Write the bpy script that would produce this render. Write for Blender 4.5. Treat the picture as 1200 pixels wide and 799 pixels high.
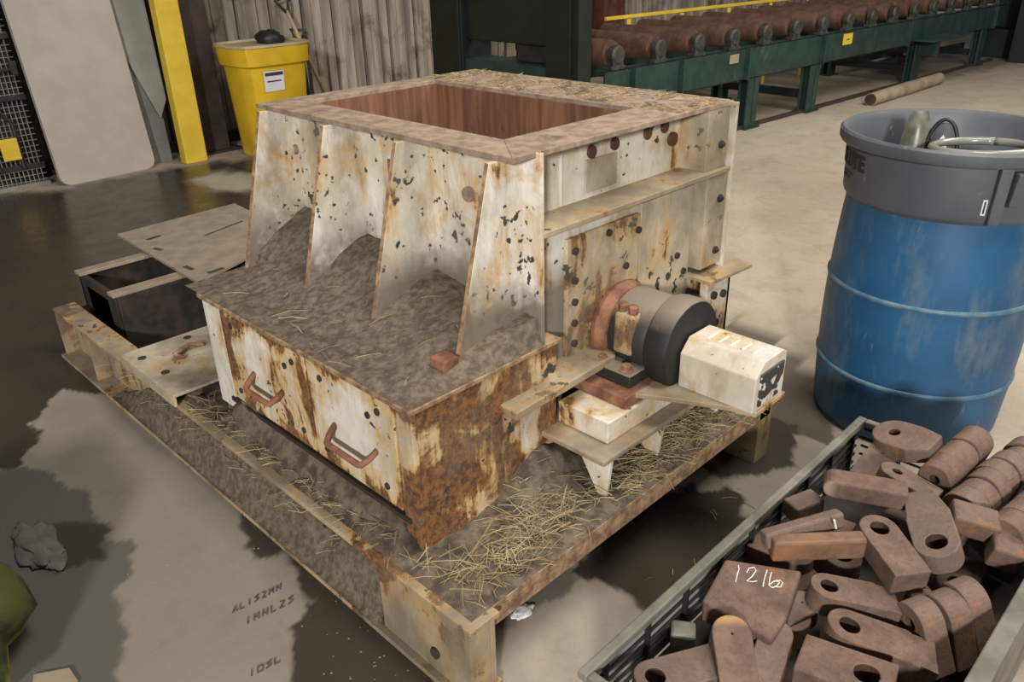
import bpy, bmesh, math, random
from mathutils import Vector, Matrix, noise
PI = math.pi
random.seed(7)
S = bpy.context.scene
for o in list(bpy.data.objects): bpy.data.objects.remove(o)
C = S.collection

# ------------------------------------------------------------------ camera
CAM = Vector((-0.8052, -0.9657, 1.5)); YAW, PITCH, ROLL, FPX = 0.7899, 0.4583, -0.0246, 942.31
fw = Vector((math.cos(YAW)*math.cos(PITCH), math.sin(YAW)*math.cos(PITCH), -math.sin(PITCH)))
r0 = Vector((math.sin(YAW), -math.cos(YAW), 0)); u0 = r0.cross(fw)
rt = math.cos(ROLL)*r0 + math.sin(ROLL)*u0; up = -math.sin(ROLL)*r0 + math.cos(ROLL)*u0
cd = bpy.data.cameras.new('camera'); cam = bpy.data.objects.new('camera', cd); C.objects.link(cam)
cd.sensor_width = 36; cd.lens = FPX/1200*36; cd.clip_start = .02; cd.clip_end = 100
m = Matrix((rt, up, -fw)).transposed().to_4x4(); m.translation = CAM
cam.matrix_world = m; S.camera = cam

def at(u, v, z=0.0):                      # pixel of the photograph -> point on the level z
    d = fw + rt*((u-600)/FPX) - up*((v-399.5)/FPX)
    return CAM + d*((z-CAM.z)/d.z)
def aty(u, v, y):
    d = fw + rt*((u-600)/FPX) - up*((v-399.5)/FPX)
    return CAM + d*((y-CAM.y)/d.y)

# ------------------------------------------------------------------ world, lights, exposure
S.view_settings.view_transform = 'Standard'; S.view_settings.look = 'None'
S.view_settings.gamma = 1; S.view_settings.use_curve_mapping = False; S.view_settings.exposure = -0.10
W = bpy.data.worlds.new('hall_air'); S.world = W; W.use_nodes = True
W.node_tree.nodes['Background'].inputs[0].default_value = (1.0, .95, .88, 1)
W.node_tree.nodes['Background'].inputs[1].default_value = 0.125
def area(name, loc, target, size, power, col, sy=None):
    l = bpy.data.lights.new(name, 'AREA'); l.energy = power; l.color = col; l.size = size
    if sy: l.shape = 'RECTANGLE'; l.size_y = sy
    o = bpy.data.objects.new(name, l); C.objects.link(o); o.location = loc
    o.rotation_euler = (Vector(target)-Vector(loc)).to_track_quat('-Z', 'Y').to_euler()
    return o
area('doorway_daylight', (-8.7, -7.0, 4.5), (1.2, .6, .4), .95, 1650, (1.0, .96, .90))
area('added_overhead_fill', (5.5, -1.6, 5.0), (5.5, .8, 0), 2.4, 400, (1.0, .92, .80), 3.5)  # added fill with no visible source, brightens the far right floor
area('added_overhead_fill', (.9, -.75, 4.6), (.9, -.3, 0), 1.0, 165, (1.0, .93, .83), 2.4)  # added fill with no visible source, lights the gap between skid and crate

# ------------------------------------------------------------------ materials
def nt(name):
    m = bpy.data.materials.new(name); m.use_nodes = True
    t = m.node_tree; return m, t, t.nodes['Principled BSDF']
class G:
    def __init__(s, name):
        s.m, s.t, s.b = nt(name); s.co = s.t.nodes.new('ShaderNodeTexCoord').outputs['Object']
    def map(s, sc=(1,1,1)):
        n = s.t.nodes.new('ShaderNodeMapping'); n.inputs['Scale'].default_value = sc
        s.t.links.new(s.co, n.inputs[0]); return n.outputs[0]
    def noise(s, scale, detail=4, rough=.6, sc=None, dist=0):
        n = s.t.nodes.new('ShaderNodeTexNoise'); n.inputs['Scale'].default_value = scale
        n.inputs['Detail'].default_value = detail; n.inputs['Roughness'].default_value = rough; n.inputs['Distortion'].default_value = dist
        s.t.links.new(s.map(sc) if sc else s.co, n.inputs['Vector']); return n.outputs['Fac']
    def ramp(s, fac, stops, mode='LINEAR'):
        n = s.t.nodes.new('ShaderNodeValToRGB'); n.color_ramp.interpolation = mode
        e = n.color_ramp.elements
        while len(e) < len(stops): e.new(.5)
        for q, (p, c) in zip(e, stops):
            q.position = p; q.color = (c, c, c, 1) if not isinstance(c, tuple) else (*c, 1)
        s.t.links.new(fac, n.inputs[0]); return n.outputs[0]
    def mix(s, f, a, b):
        n = s.t.nodes.new('ShaderNodeMix'); n.data_type = 'RGBA'
        for k, v in ((0, f), (6, a), (7, b)):
            if isinstance(v, (int, float)): n.inputs[k].default_value = v
            elif isinstance(v, tuple): n.inputs[k].default_value = (*v, 1)
            else: s.t.links.new(v, n.inputs[k])
        return n.outputs[2]
    def math(s, op, a, b):
        n = s.t.nodes.new('ShaderNodeMath'); n.operation = op
        for k, v in ((0, a), (1, b)):
            if isinstance(v, (int, float)): n.inputs[k].default_value = v
            else: s.t.links.new(v, n.inputs[k])
        n.use_clamp = True; return n.outputs[0]
    def z(s, a, b):                       # 0..1 between two heights of the object
        x = s.t.nodes.new('ShaderNodeSeparateXYZ'); s.t.links.new(s.co, x.inputs[0])
        n = s.t.nodes.new('ShaderNodeMapRange'); s.t.links.new(x.outputs[2], n.inputs[0])
        n.inputs[1].default_value = a; n.inputs[2].default_value = b; return n.outputs[0]
    def attr(s, name):
        n = s.t.nodes.new('ShaderNodeAttribute'); n.attribute_name = name; return n.outputs['Fac']
    def out(s, col, rough=.7, metal=0, bump=None, bs=.3, bd=.005, spec=None):
        for k, v in (('Base Color', col), ('Roughness', rough), ('Metallic', metal)):
            if isinstance(v, (int, float)): s.b.inputs[k].default_value = v
            elif isinstance(v, tuple): s.b.inputs[k].default_value = (*v, 1)
            else: s.t.links.new(v, s.b.inputs[k])
        if spec is not None: s.b.inputs['Specular IOR Level'].default_value = spec
        if bump is not None:
            n = s.t.nodes.new('ShaderNodeBump'); n.inputs['Strength'].default_value = bs; n.inputs['Distance'].default_value = bd
            s.t.links.new(bump, n.inputs['Height']); s.t.links.new(n.outputs[0], s.b.inputs['Normal'])
        return s.m

def worn_paint(name, rust=.5, grime=.4, base=(.66, .64, .58), chips=.5, grime_z=None, edge=0):
    g = G(name)
    c = g.mix(g.ramp(g.noise(3.5, 5), [(.38, 0.), (.65, 1.)]), base, (.50, .43, .31))
    blot = g.noise(6, 8, .65, dist=.6)
    st = g.noise(14, 6, .65, sc=(1, 1, .16), dist=.3)
    # ochre stain halo, then rust core
    f = g.math('ADD', g.math('MULTIPLY', blot, .55), g.math('MULTIPLY', st, .45))
    if edge:                              # rust creeps in from the plate's borders
        tc = g.t.nodes.new('ShaderNodeTexCoord'); x = g.t.nodes.new('ShaderNodeSeparateXYZ'); g.t.links.new(tc.outputs['Generated'], x.inputs[0])
        def near(o):
            return g.ramp(g.math('MULTIPLY', g.math('ABSOLUTE', g.math('SUBTRACT', o, .5), 0), 2), [(.55, 0.), (1., 1.)])
        a = g.t.nodes.new('ShaderNodeMath'); a.operation = 'SUBTRACT'; g.t.links.new(x.outputs[1], a.inputs[0]); a.inputs[1].default_value = .5
        a2 = g.t.nodes.new('ShaderNodeMath'); a2.operation = 'ABSOLUTE'; g.t.links.new(a.outputs[0], a2.inputs[0])
        e1 = g.ramp(a2.outputs[0], [(.25, 0.), (.5, 1.)])
        e2 = g.ramp(x.outputs[2], [(0., 1.), (.35, 0.), (.85, 0.), (1., .8)])
        f = g.math('ADD', f, g.math('MULTIPLY', g.math('MAXIMUM', e1, e2), edge))
    c = g.mix(g.ramp(f, [(.58-.20*rust, 0.), (.67-.16*rust, 1.)]), c, (.52, .315, .095))
    c = g.mix(g.ramp(g.noise(26, 6, .7, sc=(1, 1, .35)), [(.50, 0.), (.66, .55)]), c, (.43, .36, .25))
    fine = g.noise(60, 6, .7)
    rc = g.mix(g.ramp(fine, [(.4, 0.), (.6, 1.)]), (.085, .042, .024), (.235, .112, .045))
    c = g.mix(g.ramp(f, [(.66-.19*rust, 0.), (.685-.17*rust, 1.)]), c, rc)
    # dark chips
    ch = g.noise(38, 3, .5); ch2 = g.noise(7, 3, .5)
    cf = g.math('ADD', g.math('MULTIPLY', ch, .6), g.math('MULTIPLY', ch2, .4))
    c = g.mix(g.ramp(cf, [(.66-.1*chips, 0.), (.68-.1*chips, 1.)]), c, (.045, .045, .042))
    gr = g.ramp(g.noise(4.5, 6, .6, sc=(1, 1, .6)), [(.58-.2*grime, 0.), (.80-.2*grime, .85)])
    c = g.mix(gr, c, (.18, .145, .105))
    if grime_z:
        zz = g.math('ADD', g.z(*grime_z), g.math('MULTIPLY', g.math('SUBTRACT', g.noise(9, 5), .5), 1.2))
        c = g.mix(g.ramp(zz, [(.35, .92), (.60, 0.)]), c, (.17, .14, .11))
    return g.out(c, .62, 0, g.math('ADD', fine, ch), .35, .004, .35)

M = {}
M['white'] = worn_paint('worn_white_paint', .34, .36, (.70, .68, .63), chips=.55)
M['white_low'] = worn_paint('worn_white_paint_sooty_foot', .44, .52, (.74, .72, .68), chips=.7, grime_z=(.58, .95))
M['white_rust'] = worn_paint('white_paint_with_rust', .62, .10, (.76, .74, .70), .42)
M['door'] = worn_paint('door_paint_rusting_from_the_borders', .42, .06, (.78, .76, .73), .5, edge=.13)
M['rusty_side'] = worn_paint('rust_eaten_paint', 1.08, .55, chips=.6)
M['cream'] = worn_paint('dusty_cream_paint', .30, .85, (.55, .49, .40), .35)
M['seal'] = worn_paint('rust_patched_cream_plate', .84, .55, (.55, .48, .38), .8)
M['soot'] = worn_paint('soot_covered_steel', .5, 1.15, (.30, .24, .18), .4)
M['frame'] = worn_paint('dusty_skid_paint', .66, .95, (.33, .27, .20), .35)
def simple(name, c1, c2, scale=20, rough=.7, metal=0, bs=.2, c3=None, lo=.4, hi=.6, sc=None, spec=None, t3=(.62, .7)):
    g = G(name); n = g.noise(scale, 6, .62, sc)
    c = g.mix(g.ramp(n, [(lo, 0.), (hi, 1.)]), c1, c2)
    if c3: c = g.mix(g.ramp(g.noise(scale*.35, 6, .7, dist=.5), [(t3[0], 0.), (t3[1], 1.)]), c, c3)
    return g.out(c, rough, metal, n, bs, .004, spec)
M['lip'] = simple('rust_brown_lip_steel', (.20, .145, .11), (.33, .25, .185), 22, .75, c3=(.13, .09, .07))
M['inner'] = simple('streaked_rust_plate', (.12, .05, .028), (.22, .10, .058), 30, .8, sc=(1, 1, .08), c3=(.06, .03, .022))
M['dirt'] = simple('packed_dust', (.105, .082, .062), (.19, .153, .117), 48, .95, bs=1.0, c3=(.085, .07, .058), t3=(.52, .72), spec=.1)
M['dirt2'] = simple('packed_dust_deck', (.075, .06, .048), (.165, .135, .10), 26, .95, bs=.9, c3=(.20, .165, .12), t3=(.56, .7), spec=.1)
M['straw'] = simple('dry_straw', (.27, .20, .10), (.46, .37, .21), 9, .85)
M['rust'] = simple('rusted_casting', (.13, .05, .028), (.27, .13, .075), 18, .78, c3=(.33, .14, .05), t3=(.58, .72))
M['edge'] = simple('rusted_plate_edge', (.15, .085, .05), (.34, .23, .13), 30, .8)
M['black'] = simple('oily_black_steel', (.012, .012, .012), (.035, .031, .028), 12, .5)
M['dusty_black'] = simple('dust_covered_black_casting', (.03, .028, .026), (.17, .14, .11), 7, .7, lo=.45, hi=.62)
M['guard'] = worn_paint('chalky_guard_paint', .34, .40, (.66, .62, .58), .3)
M['mottle'] = worn_paint('black_mottled_paint', .2, .3, (.62, .60, .58), 2.2)
def dusted(name, base):
    g = G(name); gm_ = g.t.nodes.new('ShaderNodeNewGeometry'); x = g.t.nodes.new('ShaderNodeSeparateXYZ'); g.t.links.new(gm_.outputs['Normal'], x.inputs[0])
    f = g.math('ADD', x.outputs[2], g.math('MULTIPLY', g.math('SUBTRACT', g.noise(14, 6, .7), .5), .9))
    c = g.mix(g.ramp(f, [(.50, 0.), (.86, .95)]), base, (.20, .165, .125))
    return g.out(c, .6, 0, g.noise(40, 4), .2)
M['dustcast'] = dusted('dusty_black_housing', (.022, .020, .018)); M['dustcoup'] = dusted('dusty_coupling', (.012, .012, .012))
M['pit'] = simple('dark_pit_steel', (.012, .010, .009), (.04, .025, .018), 14, .7)
M['dustplate'] = simple('dust_tan_plate', (.215, .175, .13), (.275, .225, .17), 12, .85)
M['slot'] = simple('slot_dark', (.03, .024, .02), (.05, .04, .03), 10, .9)
g = G('rust_brown_hammer_steel'); n = g.noise(16, 8, .72); f2 = g.noise(110, 4, .75)
c = g.mix(g.ramp(n, [(.35, 0.), (.62, 1.)]), (.085, .048, .035), (.185, .115, .086))
oi = g.t.nodes.new('ShaderNodeObjectInfo')
c = g.mix(g.ramp(g.math('ADD', g.noise(7, 5, .65, dist=.6), g.math('MULTIPLY', oi.outputs['Random'], .06)), [(.60, 0.), (.70, .85)]), c, (.31, .125, .042))
c = g.mix(g.math('MULTIPLY', oi.outputs['Random'], .5), c, (.19, .145, .12))
c = g.mix(g.ramp(f2, [(.52, 0.), (.68, .55)]), c, (.07, .038, .028))
M['hammer'] = g.out(c, .75, .1, g.math('ADD', f2, n), .55, .003)
def worn_tip(name, col, x0, x1):
    g = G(name); n = g.noise(16, 8, .72); x = g.t.nodes.new('ShaderNodeSeparateXYZ'); g.t.links.new(g.co, x.inputs[0])
    c = g.mix(g.ramp(n, [(.35, 0.), (.62, 1.)]), (.085, .048, .035), (.185, .115, .086))
    r = g.t.nodes.new('ShaderNodeMapRange'); g.t.links.new(x.outputs[0], r.inputs[0]); r.inputs[1].default_value = x0; r.inputs[2].default_value = x1
    f = g.math('ADD', r.outputs[0], g.math('MULTIPLY', g.math('SUBTRACT', g.noise(30, 4), .5), .5))
    c = g.mix(g.ramp(f, [(.35, 1.), (.6, 0.)]), c, col)
    return g.out(c, .72, .1, n, .4, .003)
M['tip'] = worn_tip('hammer_steel_pale_tip', (.42, .33, .22), -.02, .035)
M['tip2'] = worn_tip('hammer_steel_yellow_end', (.34, .21, .08), -.045, .01)
M['orange'] = simple('orange_rusted_bar', (.13, .065, .042), (.20, .115, .08), 16, .75, bs=.4, c3=(.30, .135, .055), t3=(.50, .68))
M['bore'] = simple('dark_hammer_bore', (.03, .018, .012), (.075, .035, .02), 20, .8)
M['chalk'] = simple('white_chalk', (.72, .70, .68), (.8, .78, .76), 60, .9)
# corrugated wall
M['wall'] = simple('weathered_sheet_metal', (.17, .15, .125), (.35, .31, .26), 9, .6, c3=(.09, .07, .055), sc=(1, 1, .09), t3=(.52, .70))
M['green'] = simple('green_machine_paint', (.010, .026, .021), (.017, .043, .034), 6, .5, c3=(.09, .10, .08), t3=(.6, .75))
M['dkgreen'] = simple('dark_green_machine_paint', (.004, .008, .006), (.007, .012, .009), 5, .5)
M['roller'] = simple('brown_rusted_roller', (.075, .038, .027), (.125, .066, .046), 12, .55, .2)
M['yellow'] = simple('yellow_safety_paint', (.55, .38, .025), (.62, .44, .04), 6, .6, c3=(.40, .28, .05))
M['binyellow'] = simple('yellow_bin_plastic', (.56, .36, .012), (.66, .43, .02), 4, .5, c3=(.5, .33, .03), t3=(.62, .8))
M['bincream'] = simple('dusty_bin_rim', (.42, .33, .2), (.5, .4, .26), 8, .7)
M['column'] = simple('dark_column_steel', (.022, .015, .012), (.045, .03, .024), 5, .6)
M['redcol'] = simple('red_brown_column_steel', (.07, .025, .018), (.12, .045, .03), 5, .6)
M['table'] = simple('grey_white_table_plastic', (.33, .30, .265), (.37, .34, .30), 4, .6, bs=.05, c3=(.27, .24, .205), t3=(.6, .85))
M['greyboard'] = simple('grey_board', (.115, .115, .105), (.15, .15, .14), 4, .6)
M['greyboard2'] = simple('lighter_grey_board', (.20, .195, .175), (.24, .235, .21), 4, .6)
M['mesh'] = simple('pale_wire_mesh', (.20, .19, .17), (.28, .26, .23), 8, .5, .3)
M['darkblack'] = simple('black_frame_steel', (.010, .010, .010), (.02, .02, .02), 8, .5)
M['wood'] = simple('pale_ash_handle', (.42, .29, .15), (.52, .38, .21), 8, .6, sc=(1, 1, .2))
M['timber'] = simple('dusty_timber', (.22, .17, .12), (.31, .25, .18), 7, .8)
M['label'] = simple('white_label', (.62, .62, .66), (.7, .7, .72), 8, .5)
M['print'] = simple('dark_label_print', (.03, .03, .05), (.05, .05, .08), 8, .6)
M['crate'] = simple('grey_green_crate_steel', (.11, .108, .09), (.19, .18, .15), 9, .65, c3=(.25, .23, .19), t3=(.55, .75))
M['grey'] = g = None
g = G('scuffed_grey_plastic'); n = g.noise(4, 5)
c = g.mix(g.ramp(n, [(.4, 0.), (.65, 1.)]), (.068, .078, .095), (.10, .11, .125))
c = g.mix(g.ramp(g.noise(16, 5, .6, sc=(1, 1, .5)), [(.66, 0.), (.72, .7)]), c, (.30, .31, .31))
M['grey'] = g.out(c, .5, 0, n, .05)
g = G('scuffed_blue_plastic'); n = g.noise(3, 5, .6)
c = g.mix(g.ramp(n, [(.35, 0.), (.65, 1.)]), (.010, .065, .15), (.016, .10, .225))
c = g.mix(g.ramp(g.noise(5, 8, .7, sc=(1, 1, .35)), [(.50, 0.), (.68, .8)]), c, (.14, .18, .21))
c = g.mix(g.ramp(g.noise(30, 5, .7, sc=(1, 1, .15)), [(.64, 0.), (.70, .35)]), c, (.30, .33, .35))
M['blue'] = g.out(c, .45, 0, n, .05)
M['stencil'] = simple('faded_black_stencil', (.05, .047, .043), (.11, .10, .09), 60, .9)
M['bluering'] = simple('scuffed_blue_ring', (.035, .12, .21), (.12, .19, .25), 12, .45)
M['hose'] = simple('clear_hose', (.20, .20, .18), (.26, .26, .23), 8, .2)
g = G('mottled_sack_plastic'); n = g.noise(7, 6, .6)
c = g.mix(g.ramp(n, [(.40, 0.), (.56, 1.)]), (.018, .024, .012), (.07, .085, .02))
c = g.mix(g.ramp(g.math('ADD', g.z(-.13, .07), g.math('MULTIPLY', g.math('SUBTRACT', n, .5), .9)), [(.30, 1.), (.42, 0.)]), c, (.36, .36, .03))
M['sack'] = g.out(c, .5, 0, n, .3, .01)
# floor: concrete, with standing water and painted shade in places
g = G('stained_concrete'); n = g.noise(1.1, 8, .62); n2 = g.noise(30, 5, .7)
c = g.mix(g.ramp(n, [(.35, 0.), (.68, 1.)]), (.35, .30, .24), (.45, .39, .315))
c = g.mix(g.ramp(g.noise(6, 6, .7), [(.5, 0.), (.75, .5)]), c, (.20, .165, .13))
c = g.mix(g.ramp(n2, [(.55, 0.), (.75, .35)]), c, (.17, .15, .125))
wet = g.attr('wet'); cool = g.attr('cool')  # the wet mask also carries painted floor shade
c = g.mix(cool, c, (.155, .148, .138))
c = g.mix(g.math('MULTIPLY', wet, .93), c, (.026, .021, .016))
rr = g.ramp(wet, [(0., .8), (1., .22)])
rr = g.mix(g.math('MULTIPLY', g.ramp(g.noise(5, 6, .7), [(.4, 0.), (.7, 1.)]), .5), rr, (.6, .6, .6))
M['floor'] = g.out(c, rr, 0, n2, .12, .004, .35)

# ------------------------------------------------------------------ mesh helpers
def tag(o, label=None, cat=None, group=None, kind=None):
    for k, v in (('label', label), ('category', cat), ('group', group), ('kind', kind)):
        if v: o[k] = v
    return o
def thing(name, loc, label, cat, group=None):
    o = bpy.data.objects.new(name, None); C.objects.link(o); o.location = loc; o.empty_display_size = .1
    return tag(o, label, cat, group)
def wloc(p):
    v = Vector((0, 0, 0))
    while p: v += p.location; p = p.parent
    return v
class B:
    def __init__(s): s.v = []; s.f = []
    def add(s, vs, fs):
        k = len(s.v); s.v += [tuple(v) for v in vs]; s.f += [tuple(i+k for i in f) for f in fs]; return s
    def box(s, x0, x1, y0, y1, z0, z1):
        return s.add([(x, y, z) for z in (z0, z1) for y in (y0, y1) for x in (x0, x1)],
                     [(0,2,3,1), (4,5,7,6), (0,1,5,4), (2,6,7,3), (0,4,6,2), (1,3,7,5)])
    def prism(s, poly, d):                # planar polygon pushed along d
        n = len(poly); d = Vector(d); p = [Vector(q) for q in poly]
        nm = Vector((0, 0, 0))
        for i in range(n): nm += p[i].cross(p[(i+1) % n])
        if nm.dot(d) > 0: p.reverse()
        return s.add(p+[q+d for q in p], [tuple(range(n)), tuple(range(2*n-1, n-1, -1))] +
                     [(i, i+n, (i+1) % n+n, (i+1) % n) for i in range(n)])
    def lathe(s, prof, c=(0,0,0), n=48, axis='z', caps=True):
        k = []; c = Vector(c)
        for r, h in prof:
            for i in range(n):
                a = 2*PI*i/n
                k.append(c + (Vector((r*math.cos(a), r*math.sin(a), h)) if axis == 'z' else
                              Vector((r*math.cos(a), h, -r*math.sin(a))) if axis == 'y' else Vector((h, r*math.cos(a), r*math.sin(a)))))
        f = []
        for j in range(len(prof)-1):
            for i in range(n):
                f.append((j*n+i, j*n+(i+1) % n, (j+1)*n+(i+1) % n, (j+1)*n+i))
        if caps: f += [tuple(range(n-1, -1, -1)), tuple(range((len(prof)-1)*n, len(prof)*n))]
        return s.add(k, f)
    def tube(s, pts, r, n=8):
        pts = [Vector(p) for p in pts]; k = []; f = []
        rs = r if isinstance(r, (list, tuple)) else [r]*len(pts)
        t = (pts[1]-pts[0]).normalized(); a = t.orthogonal().normalized()
        for i, p in enumerate(pts):
            t = (pts[min(i+1, len(pts)-1)]-pts[max(i-1, 0)]).normalized()
            a = (a-t*a.dot(t)).normalized(); b = t.cross(a)
            for j in range(n):
                q = 2*PI*j/n; k.append(p+(a*math.cos(q)+b*math.sin(q))*rs[i])
        for i in range(len(pts)-1):
            for j in range(n): f.append((i*n+j, i*n+(j+1) % n, (i+1)*n+(j+1) % n, (i+1)*n+j))
        f += [tuple(range(n-1, -1, -1)), tuple(range((len(pts)-1)*n, len(pts)*n))]
        return s.add(k, f)
    def cyl(s, a, b, r, n=20): return s.tube([a, b], r, n)
    def grid(s, xs, ys, fz, thick=None):
        nx, ny = len(xs), len(ys)
        return s.add([(x, y, fz(x, y)) for y in ys for x in xs],
                     [(j*nx+i, j*nx+i+1, (j+1)*nx+i+1, (j+1)*nx+i) for j in range(ny-1) for i in range(nx-1)])
SPLIT = {'bolt', 'side_post', 'side_wire', 'stiffener', 'gusset', 'frame_bar', 'slot', 'guard_post', 'tread_mark', 'hopper_liner', 'lower_rail', 'moulded_line', 'leg', 'stencil_character',
         'body', 'hatch_frame', 'end_bracket', 'lower_housing', 'letter', 'seam', 'trough_wall', 'step_plate', 'rim', 'printed_line', 'chalk_writing'}
def pieces(b):
    p = list(range(len(b.v)))
    def fd(i):
        while p[i] != i: p[i] = p[p[i]]; i = p[i]
        return i
    for f in b.f:
        for i in f[1:]: p[fd(i)] = fd(f[0])
    g = {}
    for f in b.f: g.setdefault(fd(f[0]), []).append(f)
    out = []
    for fs in g.values():
        ids = sorted({i for f in fs for i in f}); r = {k: n for n, k in enumerate(ids)}
        q = B(); q.v = [b.v[i] for i in ids]; q.f = [tuple(r[i] for i in f) for f in fs]; out.append(q)
    return out
def mk(name, b, mat, parent=None, bevel=0, smooth=False, loc=None, segs=2):
    if name in SPLIT and parent:
        ps = pieces(b)
        if len(ps) > 1: return [mk(name, q, mat, parent, bevel, smooth, loc, segs) for q in ps][0]
    me = bpy.data.meshes.new(name)
    off = wloc(parent) if parent else (Vector(loc) if loc else Vector((0, 0, 0)))
    me.from_pydata([tuple(Vector(v)-off) for v in b.v], [], b.f); me.update()
    o = bpy.data.objects.new(name, me); C.objects.link(o)
    if parent: o.parent = parent
    elif loc: o.location = loc
    me.materials.append(mat)
    if smooth: me.polygons.foreach_set('use_smooth', [True]*len(me.polygons)); 
    if smooth == 'auto': me.set_sharp_from_angle(angle=R(35))
    if bevel:
        md = o.modifiers.new('bevel', 'BEVEL'); md.width = bevel; md.segments = segs; md.limit_method = 'ANGLE'
    return o
def R(d): return d*PI/180
def lin(a, b, n): return [a+(b-a)*i/(n-1) for i in range(n)]
def nz(x, y, z=0.): return noise.noise(Vector((x, y, z)))
def loop_handle(b, p0, p1, out, r=.008, drop=0.):
    p0, p1, out = Vector(p0), Vector(p1), Vector(out); d = p1-p0
    pts = []
    for i in range(17):
        t = i/16; a = PI*t
        w = min(1, math.sin(a)*1.7)
        pts.append(p0+d*(.5-.5*math.cos(a)) + out*w + Vector((0, 0, -drop))*w)
    b.tube(pts, r, 8)

# ------------------------------------------------------------------ floor with its wet patches and painted shade
WET_SHADE = [  # outline traced on the floor, amount of water and painted shade, coolness
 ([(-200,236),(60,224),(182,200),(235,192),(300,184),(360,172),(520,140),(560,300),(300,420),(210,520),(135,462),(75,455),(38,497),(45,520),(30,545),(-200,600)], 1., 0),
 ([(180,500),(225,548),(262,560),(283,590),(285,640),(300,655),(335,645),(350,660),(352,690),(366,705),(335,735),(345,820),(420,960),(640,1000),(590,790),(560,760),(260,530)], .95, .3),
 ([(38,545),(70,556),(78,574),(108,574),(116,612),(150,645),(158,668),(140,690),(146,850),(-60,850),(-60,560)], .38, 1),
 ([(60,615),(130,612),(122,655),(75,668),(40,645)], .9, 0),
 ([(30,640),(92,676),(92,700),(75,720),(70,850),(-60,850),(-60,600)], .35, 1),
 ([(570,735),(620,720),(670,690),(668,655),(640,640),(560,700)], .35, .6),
 ([(672,668),(765,722),(905,618),(868,605),(872,585),(850,568),(825,575),(815,560),(740,590)], 1., 0),  # wet floor with the shade beside the deck painted in
 ([(815,545),(845,560),(905,556),(940,548),(932,500),(880,470),(820,480)], .95, 0),  # painted shade on the floor at the deck's far corner
 ([(855,370),(890,385),(935,425),(968,455),(975,525),(925,505),(860,470),(845,410)], .72, .2),  # shadow of the mill painted into the floor colour
 ([(870,150),(960,128),(1060,100),(1110,85),(1080,70),(700,95),(760,170)], .45, 0),  # shade under the conveyor, painted dark
 ([(1075,100),(1120,90),(1175,78),(1250,60),(1100,60)], .6, 0),  # painted shade below the conveyor's far part
]
DRY = [[(222,211),(262,202),(300,204),(300,222),(262,224)]]
wp = [([at(*p) for p in q], w, k) for q, w, k in WET_SHADE]; dp = [[at(*p) for p in q] for q in DRY]
COOLP = [at(*p) for p in [(38,497),(75,455),(135,462),(560,760),(700,900),(1000,560),(975,520),(900,500),(840,560),(640,840),(-100,1200),(-100,560)]]
def sd(poly, x, y):                        # signed distance to an outline, negative inside
    d = 1e9; ins = False; n = len(poly)
    for i in range(n):
        ax, ay = poly[i].x, poly[i].y; bx, by = poly[(i+1) % n].x, poly[(i+1) % n].y
        ex, ey = bx-ax, by-ay; wx, wy = x-ax, y-ay
        t = max(0, min(1, (wx*ex+wy*ey)/(ex*ex+ey*ey+1e-12)))
        d = min(d, (wx-ex*t)**2+(wy-ey*t)**2)
        if (ay > y) != (by > y) and x < (bx-ax)*(y-ay)/(by-ay)+ax: ins = not ins
    d = math.sqrt(d); return -d if ins else d
def sms(a, b, x):
    t = max(0, min(1, (x-a)/(b-a))); return t*t*(3-2*t)
def axis(a, b, lo, hi, fine, coarse):
    r = []; x = a
    while x < b: r.append(x); x += fine if lo <= x <= hi else coarse
    return r+[b]
fx = axis(-5, 18, -1.0, 1.75, .0125, .10); fy = axis(-4, 7, -.45, 2.6, .0125, .10)
fb = B().grid(fx, fy, lambda x, y: 0)
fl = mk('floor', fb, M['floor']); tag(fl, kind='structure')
wet = []; cool = []
BB = {id(p): (min(q.x for q in p), max(q.x for q in p), min(q.y for q in p), max(q.y for q in p)) for p, _, _ in wp}
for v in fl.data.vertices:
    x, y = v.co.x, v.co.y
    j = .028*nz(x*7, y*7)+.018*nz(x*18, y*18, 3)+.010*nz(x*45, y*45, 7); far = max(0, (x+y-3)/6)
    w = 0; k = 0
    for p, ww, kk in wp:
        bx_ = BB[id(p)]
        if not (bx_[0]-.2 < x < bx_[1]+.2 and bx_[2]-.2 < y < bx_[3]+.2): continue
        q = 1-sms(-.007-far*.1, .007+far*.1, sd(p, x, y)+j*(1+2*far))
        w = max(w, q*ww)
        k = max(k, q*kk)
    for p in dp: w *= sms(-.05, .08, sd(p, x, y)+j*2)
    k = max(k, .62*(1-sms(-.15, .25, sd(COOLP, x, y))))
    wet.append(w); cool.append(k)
for nm, dat in (('wet', wet), ('cool', cool)):  # wet stores the puddles together with the painted shade
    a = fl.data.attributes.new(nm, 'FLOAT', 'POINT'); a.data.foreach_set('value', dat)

# ------------------------------------------------------------------ walls
def corrugated(x0, x1, y, z0, z1):
    prof = []; x = x0
    while x < x1:
        prof += [(x, 0), (x+.09, 0), (x+.10, .03), (x+.112, .03), (x+.122, 0), (x+.20, 0), (x+.205, .055), (x+.235, .055), (x+.24, 0), (x+.31, 0), (x+.315, .01)]
        x += .32
    n = len(prof); b = B()
    b.add([(px, y+d, z) for z in (z0, z1) for px, d in prof] + [(px, y+d+.02, z) for z in (z0, z1) for px, d in prof],
          [(i, i+1, n+i+1, n+i) for i in range(n-1)] + [(2*n+i, 3*n+i, 3*n+i+1, 2*n+i+1) for i in range(n-1)])
    return b
tag(mk('wall_back', corrugated(-4.5, 17.8, 5.85, 0, 4.2), M['wall']), kind='structure')
tag(mk('baseboard_back', B().box(-4.5, 17.8, 5.80, 5.835, 0, .09), M['column'], bevel=.003), kind='structure')

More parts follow.
